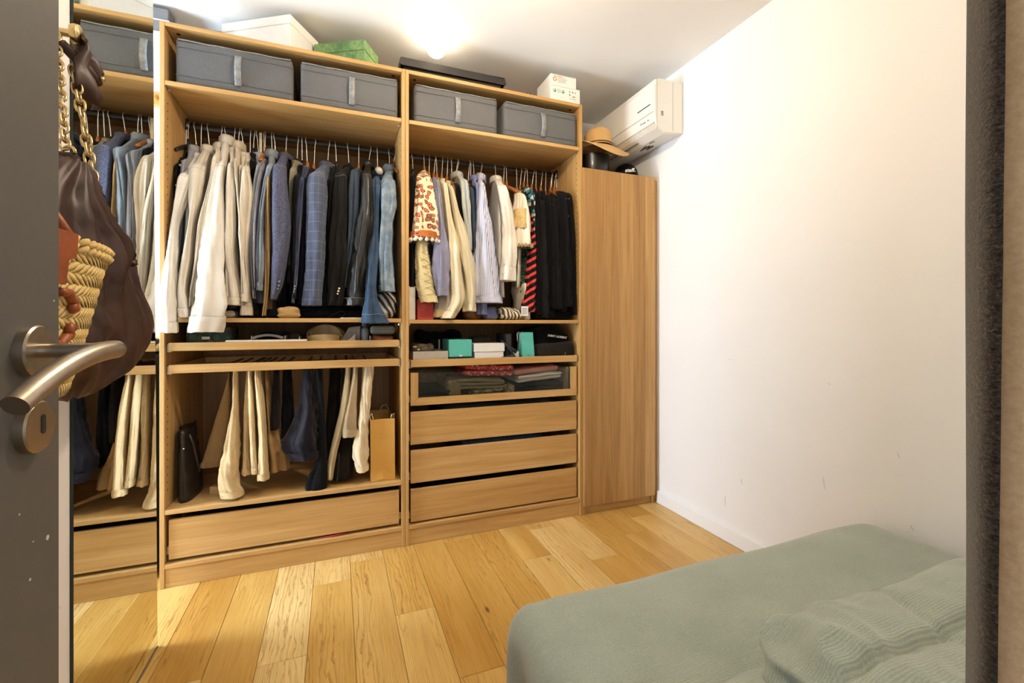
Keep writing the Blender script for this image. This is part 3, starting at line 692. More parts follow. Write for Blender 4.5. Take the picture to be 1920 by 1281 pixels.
# ---------------------------------------------------------------- right-hand rod
GB = 'clothes hanging in the right wardrobe unit'
def flat2(t, vec):
    """unroll a hanging cloth to (across, down) so that a 2D pattern lies on it"""
    sp = t.n('ShaderNodeSeparateXYZ'); t.l(vec, sp.inputs[0]); m = t.n('ShaderNodeMath', _operation='MULTIPLY_ADD'); m.inputs[1].default_value = 0.75
    t.l(sp.outputs[1], m.inputs[0]); t.l(sp.outputs[0], m.inputs[2]); cb = t.n('ShaderNodeCombineXYZ'); t.l(m.outputs[0], cb.inputs[0]); t.l(sp.outputs[2], cb.inputs[1]); return cb.outputs[0]
def paisley():
    t = NT('paisley_quilting'); v = t.coords((1, 1, 1))
    nd = t.n('ShaderNodeTexNoise'); nd.inputs['Scale'].default_value = 18; t.l(v, nd.inputs['Vector'])
    mx = t.n('ShaderNodeVectorMath', _operation='ADD'); sc = t.n('ShaderNodeVectorMath', _operation='SCALE'); sc.inputs['Scale'].default_value = 0.035
    t.l(nd.outputs['Color'], sc.inputs[0]); t.l(v, mx.inputs[0]); t.l(sc.outputs[0], mx.inputs[1])
    vo = t.n('ShaderNodeTexVoronoi', _voronoi_dimensions='2D'); vo.inputs['Scale'].default_value = 31; vo.inputs['Randomness'].default_value = 0.75; t.l(flat2(t, mx.outputs[0]), vo.inputs['Vector'])
    d = vo.outputs['Distance']
    shape = t.ramp(d, [(0.0, '#7a2a1c'), (0.10, '#7a2a1c'), (0.13, '#e6c88a'), (0.18, '#b9512e'), (0.33, '#63301f'), (0.38, '#f0e3bd')], 'CONSTANT')
    hue = t.mix(t.ramp(vo.outputs['Color'], [(0.45, 0.0), (0.5, 1.0)], 'CONSTANT'), shape, t.ramp(d, [(0.0, '#5b4a2b'), (0.12, '#d9b46c'), (0.16, '#8c3f35'), (0.30, '#5c2a20'), (0.35, '#f0e3bd')], 'CONSTANT'))
    t.base(hue); t.bump(t.noise(v, 60), 0.2); t.p(0.9); return t.m
PAIS = paisley()
def stripes(name, c1, c2, freq, rot=(0, 0, 0), d='X', lo=0.45, hi=0.6, dist=0.0):
    t = NT(name); v = t.coords((1, 1, 1), False, rot); w = t.n('ShaderNodeTexWave', _wave_type='BANDS', _bands_direction=d)
    w.inputs['Scale'].default_value = freq; w.inputs['Distortion'].default_value = dist; t.l(v, w.inputs['Vector'])
    t.base(t.ramp(w.outputs['Fac'], [(lo, c1), (hi, c2)])); t.bump(t.noise(t.coords(), 250), 0.15, 0.001); t.p(0.85, spec=0.25); return t.m
STRIPE = stripes('blue_white_stripe', '#eae6ea', '#8e98c4', 46, (0, 0, 0.5))
STRIPEH = stripes('blue_white_stripe_cuff', '#eae6ea', '#8e98c4', 46, d='Z')
QUILT = cloth('quilted_cream_cotton', '#e8dbb0', '#d8c893', bump=0.2)
def knit(name, c1, c2, freq, d='DIAGONAL'):
    t = NT(name); v = t.coords((1, 1, 1)); w = t.n('ShaderNodeTexWave', _wave_type='BANDS', _bands_direction=d)
    w.inputs['Scale'].default_value = freq; w.inputs['Distortion'].default_value = 1.5; w.inputs['Detail'].default_value = 1; t.l(v, w.inputs['Vector'])
    n = t.noise(v, 260, 2, 0.7); f = t.mix(0.5, w.outputs['Fac'], n)
    t.base(t.ramp(f, [(0.3, c2), (0.6, c1)])); t.bump(f, 0.6, 0.002); t.p(0.95, sheen=0.08, spec=0.2); return t.m
LAVK = knit('lavender_mohair', '#9795ae', '#807e93', 95); GRK = knit('oatmeal_knit', '#b7ad9c', '#a39a89', 120, 'X')
CRK = knit('cream_rib_knit', '#ecdfc2', '#d5c6a3', 80); CRF = knit('cream_brushed_knit', '#e8dbba', '#dacca8', 150, 'Z'); TANR = knit('tan_rib_knit', '#cfb58a', '#ab9065', 90, 'X')
TANB = cloth('tan_suede', '#a37b4e', '#8a643b'); PALED = cloth('pale_grey_denim', '#c6c9c4', '#abb0ac', scale=280); LAV = cloth('lavender_cotton', '#8d92bd', '#757aa5')
LINEN = cloth('white_linen', '#ece6db', '#d9d0c0', scale=260, bump=0.4); LACE = cloth('ivory_cotton_lace', '#ece2cf', '#dccdb2'); CROCH = cloth('ecru_crochet', '#d8bc86', '#9c7a45', scale=160, bump=0.9)
def floral(name, base, a, b, c, s=34):
    t = NT(name); v = t.coords(); vo = t.n('ShaderNodeTexVoronoi', _voronoi_dimensions='2D'); vo.inputs['Scale'].default_value = s; t.l(flat2(t, v), vo.inputs['Vector'])
    col = t.ramp(vo.outputs['Color'], [(0.0, a), (0.35, b), (0.65, c), (0.8, base)], 'CONSTANT')
    t.base(t.mix(t.ramp(vo.outputs['Distance'], [(0.36, 1.0), (0.4, 0.0)]), base, col)); t.p(0.8); return t.m
TEALF = floral('teal_floral', '#10181b', '#3d8794', '#d8cdb6', '#276070'); GREENF = floral('green_floral', '#0d1310', '#2f6a4c', '#1d4634', '#4d8a68', 60)
REDS = stripes('red_black_stripe', '#120d14', '#e0483f', 9, (0, 0.55, 0), 'Z', 0.62, 0.68)
BLK2 = cloth('black_jersey', '#131213', '#0a0a0a'); BLK3 = cloth('black_wool', '#191716', '#0d0c0c', bump=0.6)
TRIMW = plain('white_piping', '#d9d5cd', 0.6)
kw = dict(group=GB, rz=RODZ - 0.006)
garment('dark_jacket', 'narrow dark navy jacket pressed against the left panel of the drawer unit', 'jacket', NAVY, (776, 322), [(340, 770, 777, 0.11), (420, 768, 775, 0.10), (500, 768, 775, 0.09), (560, 768, 775, 0.09)], 1.25, hk='black', short='narrow dark navy jacket by the left panel', **kw)
pj = garment('paisley_jacket', 'cream quilted jacket with red and brown paisley and white pompom trim', 'jacket', PAIS, (797, 317), [(338, 780, 806, 0.09), (370, 778, 812, 0.07), (400, 774, 817, 0.05), (437, 771, 820, 0.04), (452, 770, 821, 0.035)], 1.3, th=0.022, wy=0.05, wrinkle=0.04, short='paisley jacket', **kw)
m = MB(); rp = strip_path([(436, 771, 820, 0.04), (447, 770, 821, 0.035)], 0.055); m.loft(tube_rings([(x, y, z, a * 1.07, b * 1.07) for x, y, z, a, b in rp], 4, 24, 0.03, 3, 0.0), False, False)
bd = m.build('braid_trim', cloth('orange_braid', '#c2763a', '#8d3a25'), pj, True)
x, y, z, a, b = rp[-1]
for q in range(16):
    an = 2 * math.pi * q / 16
    m = MB(); m.ball((x + a * 1.1 * math.cos(an), y + b * 1.1 * math.sin(an), z - 0.015), 0.0098, 10, 7); m.tube([(x + a * 1.08 * math.cos(an), y + b * 1.08 * math.sin(an), z), (x + a * 1.1 * math.cos(an), y + b * 1.1 * math.sin(an), z - 0.01)], 0.0018, 6)
    m.build('pompom', SEW, pj, True)
# quilted sleeve below the paisley hem
qs = garment('quilted_jacket', 'cream diamond-quilted sleeve with a turned-up cuff below the paisley hem', 'jacket', QUILT, (806, 326), [(352, 790, 806, 0.12), (420, 782, 803, 0.09), (465, 778, 802, 0.055), (500, 778, 808, 0.045), (540, 780, 815, 0.035), (566, 789, 821, 0.03)], 1.3, th=0.014, wy=0.04, wrinkle=0.10, cuff=0.032, fold=0.06, short='cream quilted jacket', **kw)
m = MB(); pq = resample(strip_path([(465, 778, 802, 0.055), (500, 778, 808, 0.045), (540, 780, 815, 0.035), (566, 789, 821, 0.03)], 0.04), 40)
for i in range(7):
    for sgn in (1, -1):
        pts = []
        for s in range(9):
            a = math.pi + (s / 8) * math.pi; k = i * 5 + (s if sgn > 0 else 8 - s) * 1.1
            if 0 <= k < 39:
                x, y, z, wx, w2 = pq[int(k)]; pts.append((x + wx * 1.02 * math.cos(a), y + w2 * 1.02 * math.sin(a), z))
        if len(pts) > 2: m.tube(pts, 0.0012, 5)
m.build('quilt_stitching', plain('quilt_thread', '#bba974', 0.8), qs)
garment('lavender_jumper', 'fluffy lavender cable-knit jumper', 'jumper', LAVK, (815, 329), [(350, 811, 823, 0.09), (400, 815, 829, 0.06), (440, 815, 837, 0.045), (480, 813, 840, 0.035), (520, 813, 843, 0.03), (554, 818, 839, 0.03)], 1.25, wy=0.05, wrinkle=0.10, cuff=0.03, **kw)
garment('oatmeal_jumper', 'thin oatmeal jumper behind the lavender one, tan ribbed hem below', 'jumper', GRK, (821, 330), [(350, 816, 826, 0.12), (420, 820, 836, 0.11), (500, 822, 844, 0.09), (555, 818, 844, 0.07), (594, 812, 840, 0.06)], 1.15, cuffmat=TANR, cuff=0.06, **kw)
garment('cream_cardigan', 'cream ribbed cardigan with a double rib band and slouching hem', 'cardigan', CRK, (830, 331), [(352, 826, 838, 0.085), (400, 831, 846, 0.06), (440, 836, 855, 0.045), (480, 839, 861, 0.035), (520, 841, 866, 0.03), (560, 842, 870, 0.025), (580, 834, 862, 0.025), (596, 826, 851, 0.025)], 1.16, wy=0.05, wrinkle=0.06, cuff=0.03, **kw)
garment('cream_cardigan', 'cream brushed-wool cardigan right of the ribbed one', 'cardigan', CRF, (840, 335), [(358, 838, 850, 0.09), (400, 846, 862, 0.06), (440, 851, 877, 0.045), (500, 863, 888, 0.035), (540, 868, 891, 0.03), (583, 867, 892, 0.025)], 1.17, wy=0.05, cuff=0.015, **kw)
garment('tan_jacket', 'tan suede jacket showing a thin slice by the hangers', 'jacket', TANB, (849, 338), [(356, 845, 853, 0.14), (400, 847, 857, 0.14), (500, 850, 860, 0.14)], 1.3, **kw)
garment('black_blouse', 'black top between the tan jacket and the pale denim', 'top', BLK, (856, 340), [(356, 851, 863, 0.12), (400, 856, 869, 0.11), (440, 862, 874, 0.11), (540, 868, 880, 0.11)], 1.2, hk='black', **kw)
garment('pale_denim_jacket', 'pale grey denim jacket with a hood edge', 'jacket', PALED, (858, 325), [(345, 861, 877, 0.09), (380, 864, 880, 0.07), (420, 869, 882, 0.06), (470, 875, 885, 0.06)], 1.3, collar=(0.03, 0.010), **kw)
garment('denim_shirt', 'steel-blue denim shirt behind the pale denim jacket', 'shirt', STEELB, (879, 345), [(362, 876, 887, 0.10), (420, 880, 891, 0.08), (480, 884, 893, 0.07), (545, 885, 893, 0.07)], 1.2, hk='wood', **kw)
garment('denim_jacket', 'dark navy denim jacket with light topstitching beside the lavender shirt', 'jacket', DARKD, (884, 344), [(360, 881, 893, 0.12), (420, 883, 894, 0.12), (520, 886, 894, 0.12)], 1.25, hk='wood', **kw)
garment('lavender_shirt', 'lavender shirt just left of the striped shirt', 'shirt', LAV, (891, 331), [(352, 886, 897, 0.12), (400, 887, 898, 0.11), (500, 888, 900, 0.11), (590, 895, 914, 0.06)], 1.14, collar=(0.025, 0.006), hk='wood', **kw)
garment('striped_shirt', 'blue and white pinstriped shirt with a horizontally striped cuff', 'shirt', STRIPE, (903, 331), [(350, 895, 909, 0.09), (400, 892, 917, 0.06), (440, 893, 925, 0.045), (490, 891, 932, 0.035), (535, 892, 937, 0.03), (567, 894, 941, 0.025)], 1.2, collar=(0.04, 0.008), cuff=0.055, cuffmat=STRIPEH, wy=0.045, **kw)
garment('linen_shirt', 'white linen shirt with a two-button cuff', 'shirt', LINEN, (932, 333), [(356, 930, 951, 0.085), (400, 938, 960, 0.06), (440, 940, 964, 0.045), (490, 938, 966, 0.035), (526, 936, 965, 0.03)], 1.25, th=0.027, collar=(0.03, 0.005), cuff=0.085, wy=0.045, wrinkle=0.09, buttons=[(946, 495, 0.006, SEW), (944, 511, 0.006, SEW)], drift=0.1, **kw)
lc = garment('lace_top', 'ivory top with crochet lace yoke and scalloped short sleeve', 'top', LACE, (972, 354), [(372, 965, 986, 0.085), (400, 963, 990, 0.065), (430, 962, 995, 0.05), (461, 964, 997, 0.045)], 1.3, th=0.018, wy=0.05, hk='lilac', **kw)
rp = strip_path([(395, 963, 989, 0.067), (412, 962, 992, 0.06), (430, 962, 995, 0.05)], 0.05)
m = MB(); m.loft(tube_rings([(x, y, z, a * 1.13, b * 1.13) for x, y, z, a, b in rp], 8, 24, 0.03, 5, 0.0), False, False); m.build('crochet_panel', CROCH, lc, True)
x, y, z, a, b = strip_path([(461, 964, 997, 0.045)], 0.05)[0]
m = MB()
for q in range(18):
    an = 2 * math.pi * q / 18; c = Vector((x + a * 1.04 * math.cos(an), y + b * 1.04 * math.sin(an), z - 0.002))
    m.tube([c + Vector((0.006 * math.cos(w), 0, 0.009 * math.sin(w))) for w in [2 * math.pi * e / 8 for e in range(9)]], 0.0022, 6)
m.build('scalloped_edge', CROCH, lc, True)
garment('teal_floral_top', 'black top with large teal flowers', 'top', TEALF, (985, 347), [(362, 984, 1000, 0.10), (385, 988, 1003, 0.09), (410, 992, 1004, 0.09), (440, 994, 1004, 0.09)], 1.35, **kw)
garment('green_floral_dress', 'dark green floral dress showing below the lace sleeve', 'dress', GREENF, (978, 352), [(390, 976, 988, 0.14), (470, 976, 989, 0.12), (510, 974, 987, 0.11), (548, 972, 983, 0.11)], 1.2, **kw)
garment('striped_dress', 'black dress with bold red diagonal stripes', 'dress', REDS, (992, 350), [(380, 989, 1000, 0.11), (430, 991, 1003, 0.09), (490, 986, 1004, 0.07), (540, 982, 1004, 0.06), (585, 974, 1003, 0.055)], 1.16, **kw)
bl = [(1000, 351, 1001, 1013, 1003, 1014, 1003, 1015, 590, BLK2, 'straight black knit dress right of the red striped dress'),
      (1008, 352, 1008, 1021, 1011, 1024, 1011, 1027, 596, BLK3, 'black wool cardigan, second of the black row'),
      (1017, 353, 1018, 1031, 1020, 1034, 1020, 1038, 597, BLK2, 'black jersey top, third of the black row'),
      (1026, 357, 1026, 1043, 1029, 1046, 1030, 1052, 580, BLK, 'black ruffled blouse in the middle of the black row'),
      (1036, 358, 1036, 1050, 1040, 1056, 1042, 1062, 585, BLK3, 'black jacket just left of the dark hooded top'),
      (1047, 356, 1045, 1060, 1050, 1066, 1054, 1070, 575, BLK2, 'black hooded top with a high rounded neck')]
for q_, (u, v, a0, a1, b0, b1, c0, c1, vb, mt, lb) in enumerate(bl):
    dv = (0, 14, 4, 20, 10, -2)[q_]; dy = (0.03, 0.0, 0.05, 0.01, 0.04, 0.0)[q_]
    garment('black_garment', lb, 'clothes', mt, (u, v + dv * 0.3), [(372 + dv, a0, a1, 0.08 + dy), (440, b0 - 1, b1 + 1, 0.05 + dy), (520, c0 - 2, c1 + 1, 0.045 + dy), (vb, c0 - 1, c1 + 2, 0.04 + dy)], 1.16, th=0.018, wy=0.05, fold=0.16, wrinkle=0.12, **kw)
vt = garment('black_waistcoat', 'sleeveless black waistcoat with white armhole piping at the right end', 'waistcoat', BLK3, (1059, 358), [(372, 1058, 1073, 0.085), (400, 1060, 1075, 0.07), (470, 1066, 1080, 0.06), (590, 1066, 1082, 0.06)], 1.15, th=0.022, wy=0.05, **kw)
pts = [W(1062, 372, 0.045), W(1060, 385, 0.038), W(1062, 398, 0.034), W(1066, 406, 0.034)]
MB().tube(resample([tuple(p) for p in pts], 14), 0.0016, 6).build('armhole_piping', TRIMW, vt, True)
MB().tube(resample([tuple(p) for p in [W(1066, 373, 0.05), W(1070, 372, 0.05), W(1073, 377, 0.05), W(1074, 388, 0.045)]], 12), 0.0014, 6).build('armhole_piping', TRIMW, vt, True)
# bare hangers pushed together at both ends of this rod
for i, u in enumerate((944, 950, 1032, 1039, 1043)):
    hanger(W(u, 330, 0.29).x, 0, -0.15 if u > 1000 else 0.1, ['bare wooden hanger just right of the linen shirt', 'bare wooden hanger touching the lilac plastic hanger', 'first of three bare wooden hangers bunched at the right end of the rod', 'middle of three bare wooden hangers bunched at the right end of the rod', 'last bare wooden hanger at the right end of the rod'][i], 'wood', 1.955 - 0.001 * i, hl=0.17, rz=RODZ - 0.006)
# ================================================================ trousers on the pull-out rail
KH = cloth('beige_chino', '#c9ad7f', '#b2956a', bump=0.2); KH2 = cloth('sand_chino', '#d6bd92', '#bfa377', bump=0.2); BRN = cloth('tan_skirt_cloth', '#a37f52', '#8f6d44', bump=0.15)
OLV = cloth('olive_beige_linen', '#b09a74', '#96815d', bump=0.3); STN = cloth('stone_linen', '#b8a486', '#a08c6d', bump=0.3); CRM = cloth('cream_denim', '#e3d2b2', '#cdb994', bump=0.35); DK = cloth('dark_grey_cloth', '#231d18', '#140f0c'); PURP = cloth('aubergine_velvet', '#171320', '#09070c', rough=0.6, sheen=0.15); TAN2 = cloth('tan_twill', '#b08c5c', '#9a784c')
GT = 'trousers hung on the pull-out rail'
TN = [200]
def leg(name, label, cat, mat, strip, wy=0.05, band=None, bandmat=None, fold=0.10, wrinkle=0.06, bandname='hem', extra=None):
    TN[0] += 1
    path = strip_path(strip, wy); x, y, z = path[0][:3]
    t = thing(name, label, cat, (path[-1][0], path[-1][1], path[-1][2]), GT)
    top = [(x, y + 0.02, 0.905, path[0][3] * 0.9, 0.05)]
    rings = tube_rings(top + path, 46, 36, fold * 1.3, TN[0], wrinkle * 1.3)
    b = MB().loft(open_end(rings)).build('leg', mat, t, True)
    if band:
        rs = resample(top + path, 40); n = max(3, int(band / (abs(rs[0][2] - rs[-1][2]) / 39)))
        sg = [(q[0], q[1], q[2], q[3] * 1.05 + 0.001, q[4] * 1.05 + 0.001) for q in rs[-n:]]
        sg[-1] = tuple(list(sg[-1][:2]) + [sg[-1][2] - 0.003] + list(sg[-1][3:]))
        MB().loft(open_end(tube_rings(sg, 9, 36, fold * 0.9, TN[0], 0.02), 0.02, 0.86), False).build(bandname, bandmat or mat, t, True)
    # dark bar of the rail over which the garment is folded
    MB().cyl((x, 0.045, 0.912), (x, 0.525, 0.912), 0.005, seg=10).build('rail_bar', RODM, RLA, True)
    return t
leg('brown_skirt', 'flat tan skirt fanning out to the left on the trouser rail', 'skirt', BRN, [(702, 429, 433, 0.20), (750, 415, 434, 0.20), (810, 396, 428, 0.20), (874, 375, 414, 0.20)], 0.02, fold=0.03, wrinkle=0.02, band=0.02)
leg('chino_trousers', 'long beige chinos with one leg sagging onto the shelf', 'trousers', KH2, [(702, 437, 448, 0.10), (760, 435, 449, 0.09), (815, 424, 450, 0.08), (860, 414, 448, 0.06), (900, 409, 448, 0.05), (928, 415, 457, 0.045)], 0.045, band=0.05, wrinkle=0.14)
leg('chino_trousers', 'slim beige trousers hanging just right of the sagging chinos', 'trousers', KH, [(702, 462, 473, 0.12), (760, 458, 472, 0.10), (830, 457, 470, 0.09), (886, 454, 474, 0.08)], 0.04, band=0.03)
leg('chino_trousers', 'pair of sand trousers with button tabs in the middle of the beige group', 'trousers', KH2, [(702, 465, 474, 0.07), (750, 466, 478, 0.06), (820, 469, 481, 0.055), (884, 472, 486, 0.05)], 0.035, band=0.03)
leg('chino_trousers', 'rightmost beige trousers with a pointed turned-up hem', 'trousers', KH2, [(702, 477, 489, 0.07), (750, 480, 496, 0.055), (820, 485, 501, 0.05), (896, 483, 505, 0.045)], 0.04, band=0.035)
leg('tan_skirt', 'tan twill skirt spreading behind the rightmost beige trousers', 'skirt', TAN2, [(702, 494, 508, 0.16), (770, 498, 516, 0.15), (820, 500, 526, 0.14), (850, 501, 540, 0.13), (880, 500, 545, 0.12)], 0.05, fold=0.16)
leg('black_trousers', 'dark brown trousers right of the tan skirt', 'trousers', DK, [(702, 512, 524, 0.14), (760, 508, 526, 0.13), (803, 506, 524, 0.12)], 0.05)
leg('black_trousers', 'black trousers hanging left of the velvet trousers', 'trousers', BLK, [(702, 530, 548, 0.17), (780, 528, 552, 0.16), (840, 526, 550, 0.15)], 0.05)
leg('velvet_trousers', 'dark aubergine velvet trousers bunched up with a slanting pocket', 'trousers', PURP, [(702, 566, 588, 0.11), (760, 557, 594, 0.09), (800, 545, 597, 0.07), (828, 531, 601, 0.06), (858, 548, 598, 0.06)], 0.055, fold=0.16, wrinkle=0.12, band=0.05, bandname='waistband')
leg('black_trousers', 'longest black trousers reaching almost to the shelf', 'trousers', BLK, [(702, 590, 606, 0.09), (780, 596, 611, 0.07), (850, 596, 613, 0.06), (890, 578, 613, 0.055), (916, 572, 612, 0.05)], 0.04)
leg('dark_trousers', 'dark grey trousers in the shade left of the olive pair', 'trousers', DK, [(702, 618, 640, 0.19), (790, 612, 636, 0.18), (860, 610, 634, 0.17)], 0.05)
leg('linen_trousers', 'olive-beige linen trousers falling in a long slanting fold', 'trousers', OLV, [(700, 647, 658, 0.09), (760, 638, 653, 0.08), (810, 627, 642, 0.07), (860, 616, 630, 0.06), (896, 614, 624, 0.06)], 0.04)
leg('linen_trousers', 'stone linen trousers with the buttoned waistband hanging down', 'trousers', STN, [(698, 661, 671, 0.08), (750, 651, 669, 0.07), (790, 640, 669, 0.06), (816, 641, 670, 0.055)], 0.04, band=0.05, bandname='waistband')
leg('grey_trousers', 'dark taupe trousers with a drawstring under the stone linen pair', 'trousers', DK, [(780, 640, 660, 0.12), (840, 630, 664, 0.11), (895, 620, 665, 0.10)], 0.05, fold=0.15)
leg('cream_jeans', 'crumpled cream jeans next to the paper bag', 'trousers', CRM, [(696, 679, 701, 0.09), (750, 675, 695, 0.075), (800, 669, 691, 0.06), (845, 660, 690, 0.05), (880, 668, 690, 0.045)], 0.045, band=0.045, wrinkle=0.16)
# ================================================================ storage boxes behind the top shelves
GREYF = cloth('grey_storage_fabric', '#686869', '#5b5b5c', scale=180, big=4, bump=0.1, rough=0.7)
WEB = plain('worn_grey_webbing', '#8f8f8e', 0.35, var=0.2, scale=60)
def storage(label, x0, x1, zb, hx, h=0.192, sag=0.0):
    t = thing('storage_box', label, 'storage box', ((x0 + x1) / 2, 0.29, zb), 'grey fabric storage boxes')
    def dp(p, n):
        f = max(0, -n.y)
        return p + Vector((0, -0.004 * f * (1 - abs((p.x - (x0 + x1) / 2) / (x1 - x0)) * 1.6) + 0.0025 * nz(p.x, p.y, p.z, 14), 0.0015 * nz(p.x, 3, p.z, 9) - sag * max(0, n.z) * (1 - (2 * (p.x - x0) / (x1 - x0) - 1) ** 2)))
    MB().rbox((x0, 0.018, zb), (x1, 0.555, zb + h), 0.010, (26, 12, 12), dp).build('body', GREYF, t, True)
    for zz, w in ((zb + h - 0.036, 0.0011), (zb + 0.036, 0.0011)):
        m = MB(); m.tube([(x0 + (x1 - x0) * k / 12, 0.0155 - 0.003 * (1 - abs(k / 6 - 1)), zz + 0.001 * math.sin(k * 2)) for k in range(13)], w, 6); m.build('seam', plain('dark_seam', '#56565a', 0.8), t)
    m = MB(); m.tube([(x0 + 0.008 + (x1 - x0 - 0.016) * k / 12, 0.017, zb + h - 0.004 + 0.0012 * math.sin(k * 1.7) - sag * (1 - (k / 6 - 1) ** 2)) for k in range(13)], 0.0032, 8); m.build('rim_piping', WEB, t, True)
    hxx = x0 + hx * (x1 - x0); rings = []
    for k in range(13):
        s = k / 12; z = lerp(zb + h - 0.033, zb + 0.028, s); bow = 0.016 * math.sin(math.pi * s) + 0.003
        rings.append([(hxx + a, 0.012 - bow - b, z) for a, b in ((-0.013, 0.0), (-0.013, 0.003), (-0.004, 0.0045), (0.004, 0.003), (0.013, 0.0045), (0.013, 0.0), (0.0, -0.001))])
    MB().loft(rings).build('handle', WEB, t, True)
storage('grey fabric storage box on the left, handle creased and shiny', 0.050, 0.497, 2.1155, 0.52)
storage('grey fabric storage box second from the left on the top shelf', 0.527, 0.967, 2.1155, 0.51)
storage('grey fabric storage box third from the left, first in the drawer unit', 1.047, 1.488, 2.1135, 0.50)
storage('grey fabric storage box fourth from the left, last before the air conditioner', 1.527, 1.972, 2.1135, 0.51)
# ================================================================ on top of the units
CARDW = plain('white_card', '#eae7e1', 0.6, var=0.02); CARDIN = plain('white_grey_card', '#d9d5cd', 0.7)  # second card is the greyer white of the book covers
def lidded(name, label, c, a, b, rot, zb, h, lidh, mbox, mlid, over=0.004, cat='box'):
    """box with a separate lid; c = near corner, a = length to the left, b = length to the right/back"""
    t = thing(name, label, cat, (c[0], c[1], zb))
    M = Matrix.Translation(Vector((c[0], c[1], 0))) @ Matrix.Rotation(math.radians(rot), 4, 'Z')
    m = MB(); m.box((-a + over, over, zb), (-over, b - over, zb + h - 0.004), 0.0015, M); m.build('body', mbox, t)
    m = MB(); m.box((-a, 0, zb + h - lidh), (0, b, zb + h), 0.002, M); m.build('lid', mlid, t)
    return t
lidded('white_box', 'large white card box with a lid standing corner-first on the left unit', (0.483, 0.055), 0.37, 0.215, -32, 2.3605, 0.180, 0.042, CARDW, CARDW)
def green_print():
    t = NT('green_patterned_card'); v = t.coords(); w = t.noise(v, 70, 2); k = t.noise(v, 8, 2)
    t.base(t.ramp(t.mix(0.6, w, k), [(0.35, '#4c7445'), (0.6, '#84a468')])); t.p(0.5); return t.m
lidded('green_box', 'green patterned box with a lid between the white box and the black box', (0.812, 0.050), 0.27, 0.15, -30, 2.3605, 0.135, 0.05, green_print(), green_print())
lidded('dark_box', 'flat dark slate box lying behind the left end of the left unit', (0.185, 0.20), 0.12, 0.2, -6, 2.3605, 0.115, 0.03, plain('slate_card', '#5b626e', 0.6), plain('slate_card', '#5b626e', 0.6))
BB = plain('black_card', '#221c19', 0.45, var=0.1)
t = thing('black_box', 'long black lidded box lying under the ceiling lamp', 'box', (1.27, 0.2, 2.3605))
M = rotM((1.27, 0.1, 2.36), -1.5)
MB().box((1.0, 0.052, 2.3605), (1.52, 0.36, 2.435), 0.002, M).build('body', BB, t)
m = MB()
m.box((0.985, 0.036, 2.432), (1.535, 0.375, 2.4365), 0.001, M)
m.prism([(0.985, 2.4365), (1.535, 2.4365), (1.545, 2.405), (1.530, 2.398), (0.990, 2.398), (0.975, 2.405)], 0.032, 0.037)
m.prism([(0.036, 2.4365), (0.375, 2.4365), (0.375, 2.400), (0.036, 2.400)], 0.981, 0.986, 'x'); m.prism([(0.036, 2.4365), (0.375, 2.4365), (0.375, 2.400), (0.036, 2.400)], 1.534, 1.539, 'x')
m.build('lid', BB, t)
t = thing('black_wicker_tray', 'low black beaded tray behind the long black box', 'tray', (1.69, 0.12, 2.3605))
m = MB()
for k in range(22):
    a = 2 * math.pi * k / 22; m.tube([(1.70 + 0.085 * math.cos(a + q * 0.05), 0.16 + 0.10 * math.sin(a + q * 0.05), 2.3625 + 0.034 * math.sin(math.pi * q / 6)) for q in range(7)], 0.004, 6)
m.build('beaded_rim', BLACK, t, True)
MB().cyl((1.70, 0.16, 2.3605), (1.70, 0.16, 2.372), 0.08, seg=24).build('base', BLACK, t)
PRT = plain('grey_print', '#8d8a86', 0.6); ORG = plain('orange_print', '#f08a1e', 0.5); GRN = plain('green_print_mark', '#3f8f72', 0.5); DKP = plain('dark_print', '#45423f', 0.6)
def small_box(label, x0, x1, y0, y1, z0, z1):
    t = thing('product_box', label, 'box', ((x0 + x1) / 2, (y0 + y1) / 2, z0), 'white printed boxes on the drawer unit')
    MB().box((x0, y0, z0), (x1, y1, z1), 0.001).build('carton', CARDW, t)
    m = MB(); m.box((x0 + 0.004, y0 - 0.0004, z1 - 0.0045), (x1 - 0.004, y0 + 0.0002, z1 - 0.0035)); m.build('flap_line', PRT, t)
    return t
b1 = small_box('lower white printed box with green marks at the right end of the top', 1.803, 1.992, 0.014, 0.20, 2.3605, 2.448)
b2 = small_box('upper white printed box with an orange logo, stacked on the lower one', 1.806, 1.968, 0.016, 0.20, 2.4485, 2.512)
def mark(t, name, mat, pts, y=0.0128, r=0.0012):
    m = MB(); m.tube([(x, y + 0.0009, z) for x, z in pts], r, 5); m.build(name, mat, t)
def disc(t, name, mat, x, z, r, y, depth=0.0008, seg=18):
    m = MB(); m.cyl((x, y, z), (x, y - depth, z), r, seg=seg); return m.build(name, mat, t)
disc(b2, 'logo', ORG, 1.832, 2.484, 0.0125, 0.0163); disc(b2, 'logo_centre', CARDW, 1.832, 2.484, 0.0065, 0.0156)
for k in range(5): MB().box((1.85, 0.0154, 2.495 - 0.0065 * k), (1.897 + 0.004 * ((k * 3) % 4), 0.0162, 2.4968 - 0.0065 * k)).build('text_line', PRT if k else ORG, b2)
MB().box((1.825, 0.0154, 2.5005), (1.88, 0.0162, 2.5025)).build('text_line', DKP, b2)
for x in (1.830, 1.882):
    disc(b1, 'leaf_mark', GRN, x, 2.418, 0.0095, 0.0143); disc(b1, 'leaf_mark_centre', CARDW, x - 0.002, 2.420, 0.0045, 0.0136)
for k in range(4): MB().box((1.845, 0.0134, 2.4265 - 0.006 * k), (1.868, 0.0142, 2.428 - 0.006 * k)).build('text_line', PRT, b1)
